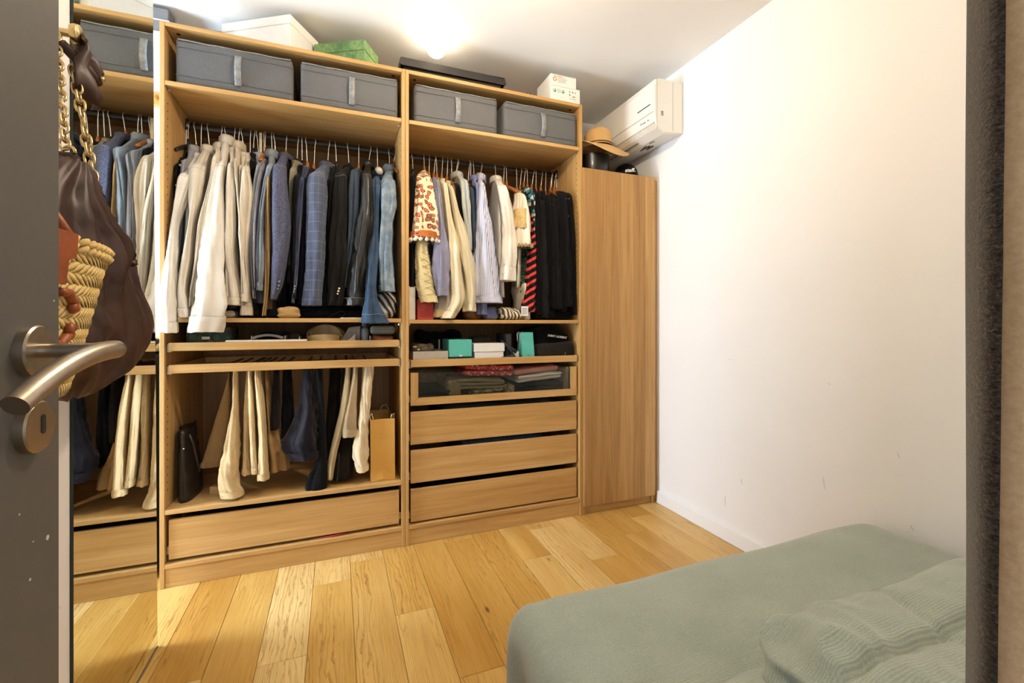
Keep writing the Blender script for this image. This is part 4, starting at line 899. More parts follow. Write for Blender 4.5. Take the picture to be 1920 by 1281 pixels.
for k, (x, z) in enumerate(((1.926, 2.425), (1.945, 2.425), (1.962, 2.425), (1.926, 2.408), (1.945, 2.400), (1.955, 2.400))):
    m = MB(); m.box((x - 0.003, 0.0134, z - 0.004), (x + 0.003, 0.0142, z + 0.004)); m.build('care_symbol', DKP if k % 2 else PRT, b1)
MB().box((1.925, 0.0134, 2.386), (1.965, 0.0142, 2.3875)).build('text_line', DKP, b1)
# ================================================================ air conditioner on the right wall
ACW = plain('warm_white_plastic', '#e9e5dc', 0.35, var=0.01); ACL = plain('panel_line', '#a9a294', 0.6)
ac = thing('air_conditioner', 'white wall-mounted air conditioner in the top right corner', 'air conditioner', (2.43, 0.18, 2.17))
prof = [(2.527, 2.478), (2.36, 2.474), (2.338, 2.462), (2.328, 2.43), (2.328, 2.275), (2.336, 2.222), (2.352, 2.196), (2.40, 2.172), (2.527, 2.186)]
rings = []
for y, s in ((-0.222, 0.97), (-0.216, 1.0), (0.60, 1.0)):
    rings.append([(2.43 + (x - 2.43) * s, y, 2.325 + (z - 2.325) * s) for x, z in prof])
MB().loft(rings).build('casing', ACW, ac, True, angle=25)
front = [(2.337, 2.464), (2.3255, 2.43), (2.3255, 2.285), (2.330, 2.285), (2.331, 2.43), (2.342, 2.464)]
MB().prism(front, -0.217, 0.60).build('front_panel', ACW, ac)
MB().prism([(2.326, 2.281), (2.334, 2.226), (2.339, 2.226), (2.331, 2.281)], -0.217, 0.60).build('lower_panel', ACW, ac)
MB().prism([(2.3345, 2.222), (2.350, 2.197), (2.354, 2.200), (2.339, 2.224)], -0.215, 0.59).build('louvre_flap', plain('flap_white', '#dad5ca', 0.4), ac)
for z in (2.283, 2.2245): MB().box((2.326 if z > 2.25 else 2.333, -0.217, z - 0.0012), (2.334 if z > 2.25 else 2.341, 0.6, z + 0.0012)).build('panel_gap', ACL, ac)
MB().box((2.3243, -0.19, 2.330), (2.3262, -0.075, 2.336)).build('badge', DKP, ac)
for k in range(3): MB().box((2.374, -0.2238, 2.268 + 0.009 * k), (2.388, -0.2222, 2.272 + 0.009 * k)).build('end_mark', DKP, ac)
for x in (2.455, 2.345): MB().box((x, -0.2232, 2.19), (x + 0.0012, -0.2205, 2.466)).build('end_seam', ACL, ac)
m = MB(); m.tube([(2.49 + 0.018 * math.cos(a), -0.2205, 2.222 + 0.022 * math.sin(a)) for a in [2 * math.pi * k / 18 for k in range(19)]], 0.0009, 5); m.build('knockout_ring', ACL, ac)
for dy, w_, h_ in ((0.0, 0.006, 0.012), (-0.012, 0.004, 0.006), (-0.019, 0.004, 0.007), (-0.026, 0.004, 0.006), (-0.033, 0.004, 0.008), (-0.040, 0.004, 0.006), (-0.060, 0.004, 0.008), (-0.068, 0.004, 0.006)):
    MB().box((2.3275, -0.105 + dy, 2.249), (2.3295, -0.105 + dy + w_, 2.249 + h_)).build('faint_lettering', PRT, ac)
MB().box((2.40, -0.10, 2.1735), (2.43, -0.06, 2.178)).build('underside_label', PRT, ac)
m = MB(); m.box((2.37, -0.02, 2.181), (2.374, 0.5, 2.184)); m.build('vane', DKP, ac)
for k in range(5): MB().box((2.42 + 0.012 * k, -0.03 + 0.02 * (k % 2), 2.1745), (2.428 + 0.012 * k, 0.0 + 0.03 * (k % 3), 2.180)).build('vent_slot', DKP, ac)
# ================================================================ hat, black bin and cap on the narrow cupboard
STRAW = knit('straw_hat_weave', '#d9b277', '#b98f54', 70, 'Z')
bk = thing('black_bin', 'black leather bin under the straw hat', 'bin', (2.15, 0.14, 2.0005))
rings = []
for z, r in ((2.0005, 0.082), (2.01, 0.086), (2.06, 0.089), (2.125, 0.090), (2.128, 0.084), (2.02, 0.080)):
    rings.append([(2.165 + r * 1.05 * math.cos(a), 0.14 + r * math.sin(a), z) for a in [2 * math.pi * k / 32 for k in range(32)]])
MB().loft(rings).build('wall', leather('black_bin_leather', '#1a1715', '#0d0b0a', 0.35), bk, True, angle=50)
h = thing('straw_hat', 'wide-brimmed straw sun hat with a brown band', 'hat', (2.165, 0.13, 2.135))
hc = Vector((2.172, 0.11, 2.178)); rings = []
for z, r in ((-0.004, 0.086), (0.012, 0.0845), (0.05, 0.082), (0.078, 0.078), (0.094, 0.068), (0.101, 0.050), (0.102, 0.028), (0.098, 0.008)):
    rings.append([hc + Vector((r * 1.0 * math.cos(a), r * 1.08 * math.sin(a), z + 0.05 * 0.0 + 0.006 * nz(math.cos(a), math.sin(a), z * 20))) for a in [2 * math.pi * k / 40 for k in range(40)]])
MB().loft(rings, False).build('crown', STRAW, h, True)
rings = []
for k in range(9):
    s = k / 8; r = 0.083 + 0.115 * s; ring = []
    for q in range(64):
        a = 2 * math.pi * q / 64
        wav = 0.034 * math.sin(2 * a + 0.4) * s * s - 0.060 * s * s * max(0, math.cos(a + 1.75)) ** 2 - 0.012 * s
        ring.append(hc + Vector((r * math.cos(a), r * 0.80 * math.sin(a), -0.004 + wav)))
    rings.append(ring)
under = [[p + Vector((0, 0, -0.0035)) for p in r] for r in rings[::-1]]
MB().loft(rings + under, False, False).build('brim', STRAW, h, True)
rings = [[hc + Vector((r * math.cos(a), r * 1.08 * math.sin(a), z)) for a in [2 * math.pi * k / 40 for k in range(40)]] for z, r in ((0.002, 0.0865), (0.006, 0.0878), (0.010, 0.0862))]
MB().loft(rings, False, False).build('hat_band', plain('brown_hat_band', '#5b3a1e', 0.7), h, True)
cp = thing('baseball_cap', 'black cap with white lettering lying beside the straw hat', 'cap', (2.36, 0.10, 2.0005))
rings = []
for k in range(12):
    s = k / 11; z = 2.0015 + 0.098 * math.sin(s * math.pi / 2); r = 0.075 * max(math.cos(s * math.pi / 2), 0.03) ** 0.75
    rings.append([(2.375 + r * 0.98 * math.cos(a), 0.115 + r * 1.2 * math.sin(a), z) for a in [2 * math.pi * q / 36 for q in range(36)]])
MB().loft(rings).build('crown', BLK, cp, True)
MB().ball((2.375, 0.115, 2.099), 0.006, 10, 6, (1, 1, 0.6)).build('top_button', BLK, cp, True)
rings = []
for k in range(7):
    s = k / 6; rings.append([(2.375 + 0.074 * math.cos(a) * (1 - 0.1 * s), 0.115 + (0.09 + 0.07 * s) * abs(math.sin(a)) ** 0.8, 2.012 - 0.008 * s + 0.012 * math.cos(a) ** 2 * -1 + dz) for dz in (0,) for a in [math.pi * q / 14 for q in range(15)]])
MB().loft(rings, False, False, False).build('peak', BLK, cp, True)
text_mesh('lettering', 'staff.', 0.034, plain('white_embroidery', '#f2f0ec', 0.6), frameM((2.352, 0.034, 2.036), (0.93, -0.36, 0.06), (0.05, 0.28, 0.96)), cp, 0.0008, 0.15, 0.002)
# ================================================================ items on the shelf under the hung clothes
SH2 = 1.1275
def crumple(name, label, cat, mat, lo, hi, amp=0.012, sc=16, r=0.02, n=(14, 10, 8), group=None, M=None, parent=None):
    sd = rg.uniform(0, 50)
    def dp(p, nn):
        a = nz(p.x + sd, p.y, p.z, sc) + 0.6 * nz(p.x, p.y + sd, p.z, sc * 2.3)
        q = p + nn * amp * a * (1.0 if nn.z > -0.3 else 0.0)
        return q if q.z >= lo[2] else Vector((q.x, q.y, lo[2]))
    o = MB().rbox(lo, hi, r, n, dp, M).build(name, mat, parent, True)
    return o if parent else tag(o, label, cat, group)
crumple('black_scarf', 'black scarf heaped on the shelf under the blazers', 'scarf', BLK, (0.37, 0.06, SH2), (0.72, 0.45, SH2 + 0.045), 0.02)
crumple('folded_grey_cloth', 'dark grey folded cloth lying under the grey shirts', 'cloth', DK, (0.27, 0.07, SH2), (0.355, 0.4, SH2 + 0.04))
crumple('tan_cloth', 'small tan cloth on the shelf below the camel coat', 'cloth', CAMEL, (0.43, 0.012, SH2), (0.53, 0.058, SH2 + 0.05), 0.012)
crumple('beige_cloth', 'beige folded cloth on the shelf below the cream shirt', 'cloth', WHITE3, (0.185, 0.03, SH2), (0.265, 0.3, SH2 + 0.03))
t = thing('striped_scarf', 'grey and white striped scarf crumpled below the light denim jacket', 'scarf', (0.93, 0.1, SH2)); 
crumple('folds', '', '', stripes('grey_white_scarf', '#3a3a3d', '#cfc6ba', 12, (0.4, 0.6, 0)), (0.86, 0.05, SH2), (0.965, 0.30, SH2 + 0.13), 0.03, 12, 0.04, parent=t)
m = MB(); m.tube([W(610, 599, 0.03), W(625, 590, 0.03), W(640, 583, 0.03), W(648, 588, 0.03), W(640, 597, 0.03)], 0.002, 6); tag(m.build('navy_ribbon', NAVY, None, True), 'loop of navy ribbon standing on the shelf edge', 'ribbon')
tag(MB().box((0.70, 0.003, SH2), (0.80, 0.09, SH2 + 0.003), 0.0005).build('paper_card', CARDW), 'thin white card lying flat at the shelf edge', 'card')
# right unit: book, red box, cloths
SHB = 1.1215
t = thing('white_book', 'tall white book leaning by the left panel of the drawer unit', 'book', (1.04, 0.1, SHB))
MB().box((1.026, 0.04, SHB), (1.052, 0.19, SHB + 0.165), 0.001).build('pages', plain('book_pages', '#d8d0c0', 0.8), t)
for x in (1.0235, 1.052): MB().box((x, 0.036, SHB), (x + 0.0025, 0.192, SHB + 0.17), 0.0005).build('cover', CARDIN, t)
t = thing('red_box', 'red shop box with faint gold lettering beside the white book', 'box', (1.10, 0.1, SHB))
REDC = plain('red_card', '#b4352a', 0.55); MB().box((1.068, 0.05, SHB), (1.150, 0.20, SHB + 0.105), 0.0012).build('carton', REDC, t)
for k in range(3): MB().box((1.078 + 0.004 * k, 0.0492, SHB + 0.05 + 0.012 * k), (1.105 + 0.006 * k, 0.0499, SHB + 0.0525 + 0.012 * k)).build('text_line', plain('dull_gold_print', '#c98a50', 0.5), t)
MB().box((1.068, 0.0492, SHB + 0.008), (1.150, 0.0499, SHB + 0.0095)).build('edge_line', plain('dull_gold_print', '#c98a50', 0.5), t)
crumple('tan_leather_pouch', 'tan leather pouch behind the slouching cardigan hem', 'pouch', leather('tan_leather', '#96602f', '#70431e'), (1.33, 0.09, SHB), (1.43, 0.3, SHB + 0.09))
crumple('blue_scarf', 'dusty blue scarf folded under the striped cuff', 'scarf', cloth('dusty_blue', '#6e7496', '#585d7c'), (1.425, 0.03, SHB), (1.50, 0.2, SHB + 0.07), 0.014)
crumple('striped_cloth', 'cream cloth with dark stripes heaped below the linen shirt', 'cloth', stripes('cream_dark_stripe', '#e3d7bd', '#4b443a', 16, (0.3, 0.2, 0)), (1.52, 0.02, SHB), (1.63, 0.3, SHB + 0.06), 0.022)
t = thing('clothing_tag', 'white printed care label lying on the striped cloth', 'label', (1.63, 0.01, SHB + 0.03)); MB().box((1.625, 0.012, SHB + 0.022), (1.665, 0.0135, SHB + 0.075), 0.0003, rotM((1.64, 0.012, 1.15), -8)).build('label_card', CARDW, t)
for k in range(4): MB().box((1.630, 0.0108, SHB + 0.034 + 0.009 * k), (1.658, 0.0116, SHB + 0.036 + 0.009 * k), 0, rotM((1.64, 0.012, 1.15), -8)).build('text_line', DKP, t)
crumple('cream_bag_strap', 'cream webbing strap bundle under the lace top', 'strap', LACE, (1.655, 0.04, SHB), (1.70, 0.25, SHB + 0.20), 0.012, r=0.015)
crumple('black_bundle', 'black folded garments piled under the black row', 'clothes', BLK, (1.73, 0.06, SHB), (1.97, 0.42, SHB + 0.05), 0.015)
# ================================================================ left pull-out tray
TA = 1.0012
t = thing('green_case', 'dark green patterned case in the left end of the tray', 'case', (0.14, 0.12, TA)); GCM = floral('green_camouflage', '#1d2a1e', '#2f4030', '#5c3c2a', '#26351f', 30)
MB().rbox((0.075, 0.06, TA), (0.245, 0.24, TA + 0.088), 0.008, (10, 6, 6)).build('case_body', GCM, t, True); MB().box((0.135, 0.0575, TA + 0.032), (0.165, 0.0605, TA + 0.044), 0.001).build('clasp', CREAMW, t)
for i, x in enumerate((0.325, 0.46, 0.52, 0.835)):
    tag(MB().box((x, 0.045, TA), (x + 0.005, 0.5, TA + (0.045 if i < 2 else 0.04)), 0.0006).build('tray_divider', plain('clear_divider', '#8a857c', 0.3)), ['first acrylic divider in the left tray, beside the green case', 'second acrylic divider in the left tray, behind the white folder', 'third acrylic divider in the left tray, left of the coiled belt', 'last acrylic divider in the left tray, by the brown pouch'][i], 'divider')
m = MB(); m.tube([(0.33 + 0.125 * k / 10, 0.05, TA + 0.035 + 0.014 * math.sin(math.pi * k / 10)) for k in range(11)], 0.006, 8)
tag(m.build('grey_belt', plain('grey_strap', '#77716a', 0.6), None, True), 'grey strap arching between the first two tray dividers', 'belt')
tag(MB().box((0.230, 0.0268, TA + 0.0095), (0.555, 0.12, TA + 0.0275), 0.001).build('white_folder', CARDW), 'flat white folder lying along the front of the left tray', 'folder')
crumple('dark_scarf', 'dark scarf rolled behind the white folder in the tray', 'scarf', BLK, (0.35, 0.13, TA), (0.455, 0.4, TA + 0.055)); crumple('rolled_tie', 'dark knitted tie rolled up left of the coiled belt', 'tie', cloth('speckled_knit', '#4a4640', '#1f1c1a', scale=120), (0.468, 0.13, TA), (0.517, 0.3, TA + 0.055))
# coiled belt
bt = thing('coiled_belt', 'wide pale leather belt coiled up in the left tray', 'belt', (0.62, 0.11, TA)); BEL = leather('pale_belt_leather', '#cdb27c', '#b3945d', 0.5)
rings = []
n = 46
for k in range(n):
    a = -0.6 + k * 2 * math.pi * 1.55 / (n - 1); r = 0.088 - 0.020 * k / (n - 1); cx_, cy_ = 0.632, 0.135
    o = Vector((math.cos(a), math.sin(a), 0)); c = Vector((cx_ + r * 1.02 * math.cos(a), cy_ + r * math.sin(a), TA + 0.004 + 0.010 * math.sin(a) ** 2))
    hgt = 0.036 + 0.046 * max(0, math.sin(a)) ** 0.7
    rings.append([c - o * 0.0022, c + o * 0.0022, c + o * 0.0032 + Vector((0, 0, hgt)), c - o * 0.0012 + Vector((0, 0, hgt))])
MB().loft(rings).build('strap', BEL, bt, True, angle=50)
for k in range(4):
    a = -0.75 + 0.14 * k; m = MB(); c = Vector((0.632 + 0.0905 * math.cos(a), 0.135 + 0.0885 * math.sin(a), TA + 0.034)); o = Vector((math.cos(a), math.sin(a), 0)); m.cyl(c, c + o * 0.002, 0.0028, seg=8); m.build('belt_hole', GAP, bt)
t = thing('woven_tie', 'grey checked tie standing folded between the belt and the grey can', 'tie', (0.75, 0.08, TA)); TIE = plaid('grey_tie_check', '#8d867c', '#6d665d', '#c9c1b4')
m = MB(); m.prism([(0.695, TA), (0.79, TA), (0.792, TA + 0.088), (0.74, TA + 0.082)], 0.075, 0.095); m.build('fold', TIE, t); m = MB(); m.prism([(0.715, TA), (0.768, TA), (0.768, TA + 0.05)], 0.060, 0.072); m.build('tip', cloth('pale_tie_lining', '#c9b9a6', '#ad9c88'), t)
t = thing('grey_can', 'small grey-blue cylinder standing in the left tray', 'can', (0.812, 0.09, TA)); 
rings = [[(0.813 + r * math.cos(a), 0.095 + r * math.sin(a), z) for a in [2 * math.pi * q / 24 for q in range(24)]] for z, r in ((TA, 0.02), (TA + 0.07, 0.021), (TA + 0.078, 0.017), (TA + 0.079, 0.012))]
MB().loft(rings).build('tin', plain('grey_blue_tin', '#7b8794', 0.35, 0.3), t, True, angle=40); MB().cyl((0.813, 0.095, TA + 0.079), (0.813, 0.095, TA + 0.10), 0.0125, seg=16).build('cap', plain('dark_cap', '#4b4f55', 0.5), t)
crumple('brown_pouch', 'reddish-brown leather pouch in the right end of the left tray', 'pouch', leather('red_brown_leather', '#8a4a24', '#5e2f16'), (0.845, 0.06, TA), (0.955, 0.25, TA + 0.042), 0.006)
t = thing('glasses_case', 'grey-green glasses case lying on the brown pouch', 'case', (0.89, 0.1, TA + 0.043)); 
MB().rbox((0.838, 0.065, TA + 0.046), (0.962, 0.135, TA + 0.090), 0.02, (14, 8, 6)).build('shell', plain('grey_green_suede', '#7f8074', 0.8, var=0.1), t, True); MB().box((0.840, 0.0635, TA + 0.070), (0.960, 0.0655, TA + 0.0715)).build('hinge_line', DKP, t)
# ================================================================ right pull-out tray
TB = 0.8975
t = thing('grey_tray_box', 'low pale grey open box at the left end of the right tray', 'box', (1.12, 0.1, TB)); m = MB()
m.box((1.045, 0.04, TB), (1.225, 0.22, TB + 0.004)); m.box((1.045, 0.04, TB + 0.004), (1.225, 0.044, TB + 0.062)); m.box((1.045, 0.216, TB + 0.004), (1.225, 0.22, TB + 0.062)); m.box((1.045, 0.044, TB + 0.004), (1.049, 0.216, TB + 0.062)); m.box((1.221, 0.044, TB + 0.004), (1.225, 0.216, TB + 0.062)); m.build('walls', plain('pale_grey_card', '#bdb4a6', 0.6), t)
crumple('camouflage_cloth', 'crumpled camouflage cloth with gold beads in the grey box', 'cloth', floral('brown_camouflage', '#39301f', '#b9a98a', '#5b4d33', '#2a231a', 60), (1.052, 0.05, TB + 0.005), (1.155, 0.2, TB + 0.095), 0.014)
t = thing('photo_strip', 'dark folder with white edges standing behind the turquoise box', 'folder', (1.20, 0.15, TB)); MB().box((1.165, 0.225, TB), (1.235, 0.232, TB + 0.115), 0.0008).build('cover', DK, t); MB().box((1.213, 0.221, TB), (1.222, 0.2245, TB + 0.115), 0.0006, rotM((1.218, 0.22, 1), 20)).build('white_edge', CARDW, t)
crumple('black_bag', 'flat black pouch lying across behind the turquoise box', 'pouch', BLK, (1.12, 0.26, TB), (1.36, 0.45, TB + 0.155), 0.02, 12)
TQ = plain('turquoise_card', '#5cc1b6', 0.5, var=0.03)
t = thing('turquoise_box', 'turquoise gift box with a small white clasp', 'box', (1.295, 0.12, TB)); MB().box((1.232, 0.045, TB), (1.352, 0.20, TB + 0.028), 0.001).build('base', BLACK, t); MB().box((1.230, 0.043, TB + 0.028), (1.354, 0.202, TB + 0.120), 0.003).build('lid', TQ, t); MB().box((1.286, 0.0405, TB + 0.030), (1.30, 0.043, TB + 0.040), 0.0008).build('clasp', CARDW, t)
lidded('white_gift_box', 'small white lidded box in the middle of the right tray', (1.537, 0.035), 0.172, 0.15, 0, TB, 0.098, 0.045, CARDW, CARDW, 0.005)
crumple('grey_rolled_socks', 'olive-grey knitted socks lying behind the small white box', 'socks', cloth('olive_knit', '#585447', '#3a372d'), (1.40, 0.20, TB), (1.53, 0.32, TB + 0.13), 0.014)
tag(MB().box((1.552, 0.05, TB), (1.582, 0.22, TB + 0.148), 0.0015).build('black_notebook', plain('charcoal_cover', '#2b2a2c', 0.6)), 'charcoal notebook standing upright right of the white box', 'notebook')
tag(MB().box((1.592, 0.045, TB), (1.625, 0.16, TB + 0.05), 0.002).build('white_jewel_box', CARDW), 'tiny white box tied with dark ribbon beside the gift bag', 'box')
m = MB()
for pts in ([W(947, 640, 0.04), W(955, 655, 0.03), W(965, 667, 0.032), W(940, 671, 0.035)], [W(938, 637, 0.05), W(950, 648, 0.035), W(968, 660, 0.033)]): m.tube(pts, [0.004, 0.009, 0.011, 0.004][:len(pts)], 8)
tag(m.build('dark_ribbon', plain('navy_satin', '#1a1a24', 0.3), None, True), 'shiny navy ribbon trailing over the tiny white box', 'ribbon')
# turquoise gift bag
t = thing('gift_bag', 'turquoise paper gift bag with white cord handles in the right tray', 'gift bag', (1.66, 0.09, TB))
x0, x1, y0, y1, zt = 1.640, 1.712, 0.035, 0.10, TB + 0.155
A = [(x0 + 0.002, y0, TB), (x1 + 0.004, y0, TB), (x1 + 0.004, y1, TB), (x0 + 0.002, y1, TB)]; Bv = [(x0 - 0.004, y0 + 0.003, zt), (x1 - 0.006, y0 + 0.003, zt), (x1 - 0.006, y1, zt), (x0 - 0.004, y1, zt)]
m = MB(); m.loft([A, Bv, [(p[0] * 0.96 + 0.04 * 1.675, p[1] * 0.96 + 0.04 * 0.0675, zt - 0.001) for p in Bv], [(p[0] * 0.96 + 0.04 * 1.675, p[1] * 0.96 + 0.04 * 0.0675, TB + 0.03) for p in Bv]]); m.build('paper_bag', TQ, t)
TQ2 = plain('turquoise_crease', '#86d6cc', 0.5)
MB().tube([(1.640, 0.0342, zt - 0.006), (1.672, 0.0330, zt - 0.045), (1.704, 0.0342, zt - 0.006)], 0.0012, 5).build('crease', TQ2, t); MB().tube([(1.644, 0.034, TB + 0.003), (1.676, 0.033, TB + 0.035), (1.712, 0.034, TB + 0.003)], 0.0012, 5).build('crease', TQ2, t)
for xx in (1.606, 1.628): MB().tube([(xx + 0.012, 0.05, zt - 0.05), (xx + 0.008, 0.045, zt - 0.005), (xx + 0.018, 0.05, zt + 0.004), (xx + 0.026, 0.048, zt - 0.04), (xx + 0.024, 0.046, zt - 0.09)], 0.002, 6).build('cord_handle', TRIMW, t, True)
t = thing('black_dust_bag', 'soft black dust bag with white lettering at the right end of the tray', 'bag', (1.86, 0.2, TB))
def dpb(p, nn):
    s = (p.x - 1.73) / 0.24; top = max(0, nn.z)
    return p + Vector((0, 0.012 * nz(p.x, p.z, 1, 11) , -0.035 * (p.z - TB) / 0.17 * max(0, s - 0.6) * 2.2 + 0.010 * nz(p.x, p.y, p.z, 13) * (p.z - TB) / 0.1 + 0.012 * math.sin(s * 3.0) * (p.z - TB) / 0.17))
MB().rbox((1.725, 0.075, TB), (1.968, 0.40, TB + 0.170), 0.04, (18, 12, 12), dpb).build('bag_body', BLK, t, True)
def dpc(p, nn): return p + Vector((0, 0.010 * nz(p.x, p.z, 3, 14), 0.014 * nz(p.x, p.y, p.z + 4, 10) * (p.z - TB) / 0.09))
MB().rbox((1.728, 0.030, TB), (1.972, 0.12, TB + 0.092), 0.028, (18, 8, 10), dpc).build('folded_front', cloth('black_satin_cotton', '#26231f', '#191713'), t, True)
text_mesh('lettering', 'SAINT LAURENT', 0.017, plain('white_lettering', '#e8e6e2', 0.6), frameM((1.872, 0.063, TB + 0.128), (1, 0.02, -0.13), (0.13, 0.12, 1)), t, 0.0004, 0, 0.0015)
text_mesh('small_mark', 'y', 0.02, plain('grey_thread', '#8d8a86', 0.6), frameM((1.905, 0.028, TB + 0.035), (1, 0, -0.2), (0.2, 0.1, 1)), t)
# ================================================================ folded clothes in the glass drawer
DB = 0.7105
def fold(name, label, mat, x0, x1, y0, y1, z0, h, layers=2, tilt=0.0, seed=0, cat='clothes'):
    """folded garment: stacked layers joined by rounded folds, waving along x"""
    t = thing(name, label, cat, ((x0 + x1) / 2, (y0 + y1) / 2, z0)); lh = h / layers
    for l in range(layers):
        def dp(p, n, l=l):
            s = (p.x - x0) / (x1 - x0)
            return p + Vector((0.006 * nz(p.z, p.y, l + seed, 20), 0.008 * nz(p.x, p.z, l + seed + 3, 12) - 0.004 * l, max(0.0, tilt * s) + max(0, -tilt) * (1 - s) + 0.007 * nz(p.x, p.y, l * 0.4 + seed, 12) * (1 if l or n.z > 0 else 0.2)))
        MB().rbox((x0 + 0.006 * (l % 2), y0, z0 + l * lh), (x1 - 0.005 * ((l + 1) % 2), y1, z0 + (l + 1) * lh + 0.0006), lh * 0.48, (20, 8, 5), dp).build('fold', mat, t, True)
    return t
CORAL = floral('red_patterned_cotton', '#c4463c', '#d8806a', '#9f352e', '#e8cdbd', 70); CORAL2 = cloth('coral_jersey', '#dc9a84', '#c67f68')
OLK = cloth('khaki_twill', '#a8956f', '#8d7c58'); CRB = cloth('cream_brown_blot', '#d8c8a4', '#6e5a3c', scale=45, big=40)
fold('patterned_cloth', 'cream and brown patterned cloth at the bottom of the middle pile', CRB, 1.36, 1.535, 0.06, 0.3, DB, 0.035, 2, seed=1)
fold('khaki_trousers', 'khaki trousers folded under the red patterned garment', OLK, 1.275, 1.545, 0.05, 0.33, DB + 0.036, 0.055, 3, tilt=-0.006, seed=2)
fold('red_blouse', 'red patterned blouse on top of the pile in the glass drawer', CORAL, 1.315, 1.60, 0.055, 0.34, DB + 0.098, 0.062, 2, tilt=-0.012, seed=3)
crumple('khaki_bundle', 'bunched khaki jersey at the left side of the middle pile', 'clothes', OLK, (1.225, 0.05, DB), (1.30, 0.25, DB + 0.095), 0.012)
fold('grey_jersey', 'dark grey jersey flat at the left of the glass drawer', cloth('dark_slate', '#3a3d3c', '#26292a'), 1.06, 1.245, 0.06, 0.42, DB, 0.045, 2, seed=4)
fold('slate_jumper', 'dark slate jumper under the white one on the right of the glass drawer', cloth('slate_wool', '#3f4143', '#2b2c2e'), 1.61, 1.92, 0.07, 0.42, DB, 0.055, 2, seed=5)
fold('white_jumper', 'white folded jumper on the right of the glass drawer', WHITE1, 1.62, 1.90, 0.055, 0.38, DB + 0.058, 0.040, 2, tilt=0.02, seed=6)
fold('coral_tee', 'coral folded tee lying on the white jumper', CORAL2, 1.60, 1.88, 0.055, 0.36, DB + 0.100, 0.032, 1, tilt=0.022, seed=7)
crumple('sequin_pouch', 'small sequinned pouch between the two piles in the glass drawer', 'pouch', CRB, (1.552, 0.05, DB), (1.605, 0.15, DB + 0.05), 0.01); crumple('beige_sock', 'rolled beige sock at the right corner of the glass drawer', 'sock', STN, (1.925, 0.06, DB), (1.952, 0.25, DB + 0.135), 0.008, r=0.012)
# clothes peeping out of the closed drawers
for (nm, lb, mt, x0, x1, zb, zt_) in (('jeans', 'blue jeans peeping over the second plain drawer', DENIM, 1.30, 1.80, 0.325, 0.475), ('dark_clothes', 'dark clothes filling the upper plain drawer', cloth('dark_slate', '#3a3d3c', '#26292a'), 1.2, 1.85, 0.518, 0.668), ('black_clothes', 'black clothes filling the lowest drawer of the right unit', BLK, 1.15, 1.9, 0.13, 0.278), ('mixed_clothes', 'dark clothes filling the wide drawer of the left unit', BLK, 0.12, 0.9, 0.136, 0.285)):
    crumple(nm, lb, 'clothes', mt, (x0, 0.06, zb), (x1, 0.45, zt_), 0.010, 9, 0.03, (24, 10, 6))
m = MB(); m.tube([(0.60, 0.020, 0.1015), (0.68, 0.016, 0.103), (0.74, 0.018, 0.106)], [0.002, 0.004, 0.002], 6); tag(m.build('red_strap', plain('red_nylon', '#b3231c', 0.5), None, True), 'red strap poking out under the wide lower drawer', 'strap')
# ================================================================ lower left compartment
S3 = 0.3255
BGL = leather('black_brown_leather', '#2a201a', '#150f0b', 0.5)
t = thing('black_handbag', 'slouchy black leather bag leaning on the left panel below the trousers', 'handbag', (0.06, 0.22, S3)); rings = []
for k in range(16):
    s = k / 15; z = S3 + 0.31 * s; w = 0.030 * (1 - 0.55 * s) + 0.004; d = 0.125 - 0.03 * s
    rings.append([(0.064 - 0.012 * s + w * math.copysign(abs(math.cos(a)) ** 0.8, math.cos(a)) + 0.006 * nz(k * 0.5, a * 2, 1), 0.19 + d * math.sin(a), z + 0.012 * math.sin(a * 2) * s) for a in [2 * math.pi * q / 26 for q in range(26)]])
MB().loft(rings).build('bag_body', BGL, t, True); MB().tube([(0.082, 0.09, 0.615), (0.094, 0.10, 0.57), (0.104, 0.11, 0.50), (0.114, 0.12, 0.44)], 0.005, 8).build('strap', BGL, t, True); MB().tube([(0.058, 0.073, 0.62), (0.062, 0.064, 0.5), (0.066, 0.062, 0.35)], 0.0035, 8).build('zip_seam', BLACK, t, True); MB().ball((0.066, 0.068, 0.56), 0.005).build('zip_pull', SILVER, t, True)
m = MB(); m.box((0.15, 0.12, S3), (0.245, 0.155, S3 + 0.035), 0.001, rotM((0.2, 0.14, 0.33), -18)); tag(m.build('cardboard_strip', plain('brown_card', '#b48a55', 0.7)), 'small piece of brown cardboard on the shelf behind the sagging chinos', 'card')
# kraft paper bag
KR = plain('kraft_paper', '#d2a04c', 0.7, var=0.04, scale=12, bump=0.1); t = thing('paper_bag', 'brown kraft paper bag with twisted handles at the right of the lower shelf', 'paper bag', (0.91, 0.16, S3))
x0, x1, y0, y1, h_ = 0.840, 0.955, 0.035, 0.30, 0.305; xm = (x0 + x1) / 2
n = 10
def bagring(z, s, dent):
    ins = 0.002 * s
    return [(x0 + ins - 0.006 * s, y0, z), (xm, y0 + dent, z), (x1 - ins, y0, z), (x1 - ins, (y0 + y1) / 2, z), (x1 - ins, y1, z), (xm, y1 - dent, z), (x0 + ins - 0.006 * s, y1, z), (x0 + ins, (y0 + y1) / 2, z)]
rings = [bagring(S3 + h_ * k / n, k / n, 0.010 * (k / n) ** 1.2) for k in range(n + 1)]; rings.append([(p[0] * 0.97 + xm * 0.03, p[1] * 0.98 + 0.02 * 0.17, p[2] - 0.001) for p in rings[-1]]); rings.append([(p[0] * 0.96 + xm * 0.04, p[1] * 0.97 + 0.03 * 0.17, S3 + 0.05) for p in rings[-2]])
MB().loft(rings).build('bag_body', KR, t)
